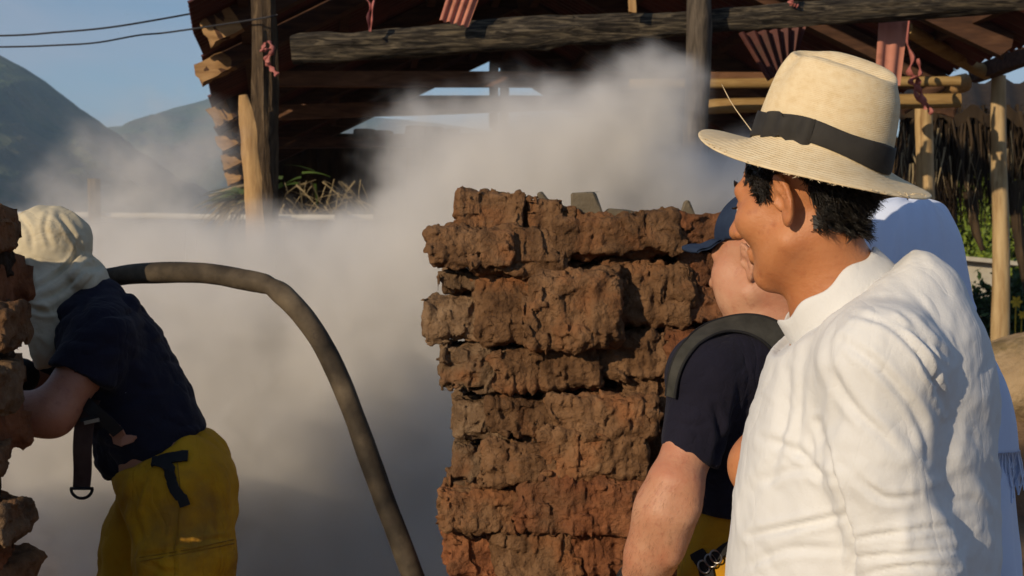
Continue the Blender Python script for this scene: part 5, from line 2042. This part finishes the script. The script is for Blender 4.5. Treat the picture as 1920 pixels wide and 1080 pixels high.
# ------------------------------------------------------------------ the hooded worker with the hose
DL = 3.7
HL = frame(2, -14)
hl = P(82, 486, DL)
Lf = Figure()
nbL = P(150, 575, DL)
Lf.cap(hl + HL @ np.array([0, -.03, -.05]), nbL, .058, .066, .03)
sLL, sLR = P(192, 640, 3.54), P(150, 640, 3.88)
Lf.cap(nbL + [.02, 0, -.03], sLL, .05, .06, .04).cap(nbL + [.02, 0, -.03], sLR, .05, .06, .04)
ax1 = unit(P(300, 810, DL) - P(185, 610, DL))
nm1 = unit(np.cross(ax1, np.array([0, 1, 0])))
MT = np.stack([ax1, np.array([0, 1.0, 0]), nm1], 1)
Lf.ell(P(222, 680, DL), (.23, .17, .115), MT, .06)
Lf.ell(P(285, 810, DL), (.19, .155, .115), MT, .06)
hipL = P(330, 905, DL)
Lf.ell(hipL, (.13, .165, .14), None, .06)
elLw, wrLw = P(98, 775, 3.45), P(-75, 752, 3.5)
Lf.chain([sLL, elLw, wrLw], (.062, .052, .034), .035)
Lf.ell(P(60, 782, 3.44), (.07, .045, .042), None, .03)
hand(Lf, wrLw, np.array([-1, .05, .05]), np.array([0, .3, -1]), 1.0, .9, 1)
elRw, wrRw = P(60, 730, 3.85), P(-60, 700, 3.75)
Lf.chain([sLR, elRw, wrRw], (.06, .05, .034), .035)
hand(Lf, wrRw, np.array([-1, -.1, 0]), np.array([0, -.3, -1]), 1.0, .9, -1)
hipN, hipF = P(342, 925, 3.6), P(300, 930, 3.81)
knN, knF = P(350, 1170, 3.56), P(238, 1150, 3.84)
anN, anF = P(385, 1450, 3.6), P(300, 1450, 3.86)
anN[2] = anF[2] = .09
Lf.chain([hipN, knN, anN], (.09, .06, .045)).chain([hipF, knF, anF], (.09, .06, .045))
for q_ in (anN, anF):
    Lf.cap(q_ + [.03, 0, -.04], q_ + [-.17, 0, -.055], .042, .03, .03)
Lf.head = (hl, HL, 1.0, 0.004)
baseL = np.array([hipL[0], hipL[1], 0])
manL, VL, QL = person(Lf, M_skin_worn, 'worker in a cream hood and navy T-shirt bending left behind the broken wall end', baseL, .0055)

eyes(hl, HL, 1.0, manL)
# hood: wrapped cloth with a loose roll at the nape and a long tail in front
def hood_sdf(p):
    q = (p - hl.astype(np.float32)) @ HL.astype(np.float32)
    d = sd_ell(q, (0, -.018, .038), (.092, .116, .098))
    d = smin(d, sd_ell(q, (0, .02, -.03), (.082, .086, .11)), .04)
    d = smin(d, sd_cap(p, P(100, 530, DL), P(136, 578, DL), .09, .11), .04)
    d = smin(d, sd_ell(p, P(165, 520, DL - .02), (.042, .10, .048)), .025)
    d = smax(d, -sd_ell(p, P(176, 498, DL - .06), (.02, .06, .018)), .01)
    d = smin(d, sd_ell(p, P(88, 600, DL - .09), (.052, .05, .11), ), .03)
    d = smin(d, sd_cap(p, P(86, 640, DL - .09), P(76, 684, DL - .1), .042, .016), .03)
    # opening for the face
    d = smax(d, -sd_ell(q, (0, .118, -.04), (.062, .062, .075)), .012)
    return d


def hood_disp(V, Nn):
    q = V + .04 * np.stack([fbm(V * 8, 2), fbm(V * 8 + 9, 2), fbm(V * 8 + 19, 2)], 1)
    x, y = to_px(V)
    # folds sweep from the brow down round the nape
    f1 = ridged((q @ np.array([[.75, 0, .66], [0, 1, 0], [-.66, 0, .75]])) * np.array([7, 7, 20]), 2) * .006
    f2 = fbm(q * 26, 3) * .003
    lines = [([(60, 545), (100, 520), (135, 490), (150, 450)], 6, .010), ([(70, 565), (120, 540), (160, 500)], 6, .010), ([(90, 580), (140, 555), (180, 515)], 5, .009),
             ([(40, 480), (55, 510), (62, 540)], 5, .008), ([(30, 400), (55, 430), (62, 470)], 6, .006), ([(90, 400), (85, 430), (95, 460)], 6, .006), ([(110, 400), (135, 440), (150, 470)], 6, .006),
             ([(50, 575), (90, 585), (125, 570)], 6, .012)]
    return f1 + f2 + creases(V, Nn, lines)


lo, hi = hl - np.array([.2, .2, .34]), hl + np.array([.3, .22, .2])
hoodL, VH, QH = garment('hood', hood_sdf, lo, hi, .0045, M_hood, manL, hood_disp, 2)

SL = Figure()
SL.cap(nbL + [.02, 0, -.02], sLL, .07, .078, .06).cap(nbL + [.02, 0, -.02], sLR, .07, .078, .06)
SL.ell(P(224, 678, DL), (.235, .185, .132), MT, .06)
SL.ell(P(288, 805, DL), (.20, .17, .132), MT, .06)
SL.cap(P(240, 790, DL - .02), P(214, 868, DL - .03), .10, .055, .06)
SL.cap(sLR, elRw * .45 + sLR * .55, .075, .072, .04)
hemL1, hemL2 = P(196, 906, DL), P(396, 792, DL)
hn = unit(np.cross(hemL2 - hemL1, np.array([0, 1.0, 0])))
if hn[2] < 0:
    hn = -hn


def teeL_sdf(p):
    s = sd_cap(p, sLL, P(148, 715, 3.5), .08, .085)
    cut = P(152, 706, 3.5)
    cn = unit(P(182, 640, 3.52) - P(150, 712, 3.5))
    s = np.maximum(s, -((p - cut) @ cn))
    d = smin(SL.sdf(p), s, .025)
    bow_ = .03 * np.sin(np.clip((p[:, 0] - hemL1[0]) / (hemL2[0] - hemL1[0]), 0, 1) * np.pi)
    return np.maximum(d, -((p - hemL1) @ hn + bow_))


def teeL_disp(V, Nn):
    q = V + .05 * np.stack([fbm(V * 6, 2), fbm(V * 6 + 9, 2), fbm(V * 6 + 19, 2)], 1)
    return -ridged((q @ np.array([[.5, 0, .87], [0, 1, 0], [-.87, 0, .5]])) * np.array([15, 9, 7]), 2) * .009 - ridged(q * np.array([9, 9, 24]), 2) * .005 + fbm(q * 20, 3) * .002


lo, hi = SL.box(.1)
teeL, VTL, QTL = garment('t_shirt', teeL_sdf, lo, hi, .006, M_navy, manL, teeL_disp)

TL = Figure()
TL.ell(P(322, 880, DL), (.155, .185, .13), None, .06)
TL.ell(P(345, 935, DL - .04), (.135, .15, .14), None, .06)
TL.chain([hipN, P(346, 1050, 3.58), knN, anN], (.13, .125, .11, .09), .05)
TL.chain([hipF, P(270, 1010, 3.83), knF, anF], (.11, .105, .1, .085), .05)
wc1, wc2 = P(212, 892, DL), P(398, 790, DL)
wn_ = unit(np.cross(wc2 - wc1, np.array([0, 1.0, 0])))
if wn_[2] < 0:
    wn_ = -wn_


def trL_disp(V, Nn):
    q = V + .06 * np.stack([fbm(V * 5, 2), fbm(V * 5 + 9, 2), fbm(V * 5 + 19, 2)], 1)
    lines = [([(300, 1030), (370, 1015), (445, 1005)], 5, .009), ([(262, 1042), (320, 1036), (380, 1030)], 6, .008), ([(270, 900), (250, 950), (262, 1010)], 8, .010), ([(255, 905), (232, 960), (240, 1010)], 7, .008),
             ([(330, 960), (325, 1020), (320, 1080)], 8, .006), ([(400, 900), (410, 960), (415, 1030)], 9, .005), ([(270, 1050), (300, 1070), (340, 1075)], 7, .008)]
    return -ridged(q * np.array([12, 9, 5]), 2) * .008 - ridged(q * np.array([8, 8, 19]), 2) * .004 + fbm(q * 16, 3) * .003 + creases(V, Nn, lines)


lo, hi = TL.box()
trL, VTR, QTR = garment('trousers', lambda p: np.maximum(np.maximum(TL.sdf(p), (p - wc1) @ wn_), .1 - p[:, 2]), lo, hi, .007, M_yellow, manL, trL_disp)
# stitched seams
def seam(px, V, Q, m, parent, r_=.0016, off=.0012):
    C_, N_ = cast(V, Q, px, 40, off, (None, None))
    if C_ is not None:
        v, f = tube_vf(C_, r_, 5)
        obj('seam', v, f, m, parent)


M_stitch = mat('yellow_stitch', (0.3, 0.15, 0.012), 30, rough=0.85)
seam([(262, 1046), (330, 1034), (390, 1022), (438, 1012)], VTR, QTR, M_stitch, trL)
seam([(262, 1053), (330, 1041), (390, 1029), (438, 1019)], VTR, QTR, M_stitch, trL)
seam([(330, 850), (338, 920), (334, 990), (328, 1030)], VTR, QTR, M_stitch, trL)
# belt tab with its hanging tail
C_, N_ = nearest(VTR, QTR, spline([P(352, 842, 3.5), P(320, 852, 3.5), P(282, 862, 3.5)], 14), .006)
v, f = ribbon_vf(C_, N_, .016, .004)
obj('belt_tab', v, f, M_black, trL, sharp=50)
C_, N_ = nearest(VTR, QTR, spline([P(284, 860, 3.5), P(312, 876, 3.5), P(332, 905, 3.5), P(346, 948, 3.5)], 20), .010)
v, f = ribbon_vf(C_, N_, np.linspace(.014, .013, 20), .003)
obj('belt_tail', v, f, M_black, trL, sharp=50)
# pale undershirt edge and dark harness below the shirt
C_, N_ = nearest(VTL, QTL, spline([P(188, 800, 3.5), P(215, 826, 3.5), P(248, 822, 3.5)], 14), .006)
v, f = ribbon_vf(C_, N_, np.array([.004, .01, .016, .02, .021, .021, .02, .018, .016, .014, .012, .009, .006, .003]), .003)
obj('shirt_patch', v, f, M_skin_worn, teeL, sharp=60)
# harness strap hanging from the chest, with its ring
p_ = spline([P(178, 742, 3.56), P(162, 775, 3.5), P(155, 830, 3.47), P(155, 880, 3.47), P(153, 914, 3.47)], 24)
v, f = ribbon_vf(p_, np.tile(unit(np.array([-.1, -1, 0.1])), (24, 1)), np.interp(np.arange(24), [0, 8, 23], [.022, .025, .022]), .003)
hs_ = obj('harness_strap', v, f, M_strap_brown, manL, sharp=50)
c = P(153, 916, 3.465)
pp = [c + np.array([-.026, 0, 0])] + [c + np.array([.026 * math.cos(a), 0, .024 * math.sin(a)]) for a in np.linspace(math.pi, 2 * math.pi, 16)] + [c + np.array([.026, 0, 0])]
v, f = tube_vf(np.array(pp[1:-1]), .0038, 8)
v2, f2 = tube_vf(lerp_pts(c + [-.028, 0, 0], c + [.028, 0, 0], 4), .0038, 8)
v, f = merge([(v, f), (v2, f2)])
obj('d_ring', v, f, M_black, hs_)
p_ = spline([P(150, 745, 3.5), P(170, 765, 3.46), P(200, 790, 3.48), P(222, 812, 3.5)], 16)
v, f = ribbon_vf(p_, np.tile(unit(np.array([0, -1, 0.1])), (16, 1)), .016, .003)
obj('harness_strap', v, f, M_black, manL, sharp=50)
for k_, (x, y) in enumerate(((165, 785), (172, 790))):
    v, f = box_vf(P(x, y, 3.455), [.018, 0, .004], [0, .003, 0], [-.001, 0, .0045])
    obj('buckle', v, f, M_metal if k_ else M_black, hs_, smooth=False)
# gloves of the worker
G = Figure()
G.cap(wrLw + [.03, 0, 0], wrLw, .046, .04)
hand(G, wrLw, np.array([-1, .05, .05]), np.array([0, .3, -1]), 1.12, .9, 1)
lo, hi = G.box(.03)
garment('glove', G.sdf, lo, hi, .007, M_black, manL, None, 1)
G = Figure()
G.cap(wrRw + [.13, 0.02, -.01], wrRw, .05, .04)
hand(G, wrRw, np.array([-1, -.1, 0]), np.array([0, -.3, -1]), 1.12, .9, -1)
lo, hi = G.box(.03)
garment('glove', G.sdf, lo, hi, .007, M_black, manL, None, 1)

# ------------------------------------------------------------------ the veiled person behind
DV = 2.52
cV = P(1700, 480, DV)
Vf = Figure()
HV = frame(60)
hv = P(1688, 512, DV)
Vf.cap(hv - [0, 0, .05], P(1710, 690, DV), .042, .045, .03)
Vf.ell(P(1720, 830, DV), (.13, .1, .2), HV, .06)
Vf.ell(P(1730, 1050, DV), (.15, .12, .26), HV, .06)
for s in (-1, 1):
    sh = P(1716, 725, DV) + HV[:, 0] * s * .085
    Vf.cap(P(1712, 690, DV), sh, .04, .05, .03)
    el_ = sh + np.array([.0, .0, -.29]) + HV[:, 1] * .02
    wr_ = el_ + HV[:, 1] * .03 + np.array([0, 0, -.22])
    Vf.chain([sh, el_, wr_], (.05, .042, .028))
    hand(Vf, wr_, np.array([0, 0, -1.0]), -HV[:, 0] * s, .85, .4, s)
hipV = P(1730, 1000, DV)
hipV[2] = .9
legs(Vf, hipV, HV[:, 0], HV[:, 1], .9)
Vf.head = (hv, HV, .84, 0.0)
baseV = np.array([hipV[0], hipV[1], 0])
manV, VV, QV = person(Vf, M_skin_worn, 'person wrapped in a pale blue veil, mostly hidden behind the man in white', baseV, .008)


def loft(levels, nphi, nz_, foldamp, nf, seed, lean=(0, 0)):
    """draped cloth: (pixel y, centre x, half width px, half depth m) levels, folds growing downwards"""
    lv = np.array(levels, float)
    s = spline(lv, nz_)
    ph = np.linspace(0, 2 * np.pi, nphi, endpoint=False)
    V = []
    for i, (y, x, w, b) in enumerate(s):
        t = i / (nz_ - 1)
        c = P(x, y, DV)
        a_ = w / F * DV
        q = np.stack([np.cos(ph) * 1.6, np.sin(ph) * 1.6, np.full(nphi, t * 2.2 + seed)], 1)
        fold = foldamp * (.35 * min(1, t * 12) + .65 * t ** .6) * (np.sin(ph * nf + 3.2 * vnoise(q) + 2.0 * t) + .6 * vnoise(q * 3.1 + 5) + .5 * np.sin(ph * nf * 2.1 + 5 * vnoise(q + 9)))
        fold *= 1
        V.append(np.stack([c[0] + np.cos(ph) * (a_ + fold), c[1] + np.sin(ph) * (b + fold), np.full(nphi, c[2]) + .004 * np.sin(ph * 5 + t * 9)], 1))
    return np.array(V)


vl = [(372, 1700, 4, .005), (378, 1700, 45, .05), (395, 1698, 75, .078), (440, 1696, 98, .105), (500, 1698, 106, .118), (560, 1704, 110, .118), (583, 1708, 112, .114), (604, 1706, 100, .105), (620, 1704, 94, .1),
      (640, 1712, 112, .12), (690, 1716, 146, .15), (760, 1722, 162, .165), (830, 1724, 168, .17)]
Vv = loft(vl, 160, 90, .0075, 7, 3)
veil = obj('veil', Vv.reshape(-1, 3), grid_faces(90, 160, wrap_v=True), M_veil, manV)
so_ = veil.modifiers.new('thickness', 'SOLIDIFY')
so_.thickness = .002
hem_ = Vv[-1]
g = np.random.RandomState(5)
parts = []
for i in range(0, 160):
    for k_ in range(2):
        p0 = hem_[i] * (1 - .5 * k_) + hem_[(i + 1) % 160] * .5 * k_
        if (hash((i // 5)) % 5) == 0 and k_:
            continue
        L_ = g.uniform(.05, .085)
        p1 = p0 + [g.normal() * .004, g.normal() * .004, -L_ * .5]
        p2 = p1 + [g.normal() * .006, g.normal() * .006, -L_ * .5]
        parts.append(tube_vf(spline([p0 + [0, 0, .003], p1, p2], 5), .0016, 4))
v, f = merge(parts)
obj('fringe', v, f, M_veil, veil)
dl = [(700, 1716, 128, .135), (800, 1722, 146, .15), (900, 1724, 166, .168), (1000, 1728, 174, .175), (1080, 1730, 180, .18), (1300, 1732, 200, .2), (1600, 1734, 220, .22), (2180, 1736, 240, .24)]
Vd = loft(dl, 140, 70, .008, 9, 6)
dr_ = obj('dress', Vd.reshape(-1, 3), grid_faces(70, 140, wrap_v=True), M_veil, manV)
so_ = dr_.modifiers.new('thickness', 'SOLIDIFY')
so_.thickness = .002

# ================================================================== suction hose over the worker's back
M_hose = mat('worn_hose', [(0.32, (0.02, 0.016, 0.012)), (0.48, (0.05, 0.039, 0.027)), (0.6, (0.10, 0.078, 0.053)), (0.8, (0.19, 0.15, 0.1))], 7, 6, 0.8, 0.4, 40, spec=0.25,
             second=(26, 0.6, 0.72, (0.04, 0.03, 0.022)), bdist=0.004)
pts = [P(60, 640, 3.95), P(110, 575, 3.95), P(160, 535, 3.9), P(215, 519, 3.86), P(290, 512, 3.82), P(380, 512, 3.78), P(450, 523, 3.75), P(505, 536, 3.73), P(550, 572, 3.71), P(596, 632, 3.69), P(634, 705, 3.67),
       P(668, 790, 3.65), P(700, 880, 3.63), P(735, 975, 3.61), P(772, 1075, 3.59), P(830, 1240, 3.56), P(900, 1420, 3.6)]
pe = P(960, 1560, 3.8)
pe[2] = .03
pts.append(pe)
pts.append(np.array([pe[0] + .6, pe[1] + .7, .03]))
path = spline(pts, 220)
tt = np.linspace(0, 1, 220)
x_, y_ = to_px(path)
rad = .0275 - .0035 * np.exp(-((x_ - 508) / 8) ** 2) + .0012 * np.exp(-((x_ - 530) / 10) ** 2) + .0006 * np.sin(tt * 60)
v, f = tube_vf(path, rad, 20, 0.09, 9)
hose = obj('suction_hose', v, f, M_hose, base=pe, sharp=60)
setp(hose, 'thick dusty black hose arching from the hooded worker down to the right', 'hose')


# ================================================================== the air: far things fade to blue
M_haze = bpy.data.materials.new('haze')
M_haze.use_nodes = True
nt = M_haze.node_tree
nt.nodes.remove(nt.nodes['Principled BSDF'])
hz = nt.nodes.new('ShaderNodeVolumePrincipled')
hz.inputs['Color'].default_value = (0.5, 0.7, 1.0, 1)
hz.inputs['Density'].default_value = 0.0003
hz.inputs['Anisotropy'].default_value = 0.0
nt.links.new(hz.outputs['Volume'], nt.nodes['Material Output'].inputs['Volume'])
v, f = box_vf([0, 0, 118.0], [3500, 0, 0], [0, 3500, 0], [0, 0, 119.5])
setp(obj('haze', v, f, M_haze, smooth=False), kind='stuff')
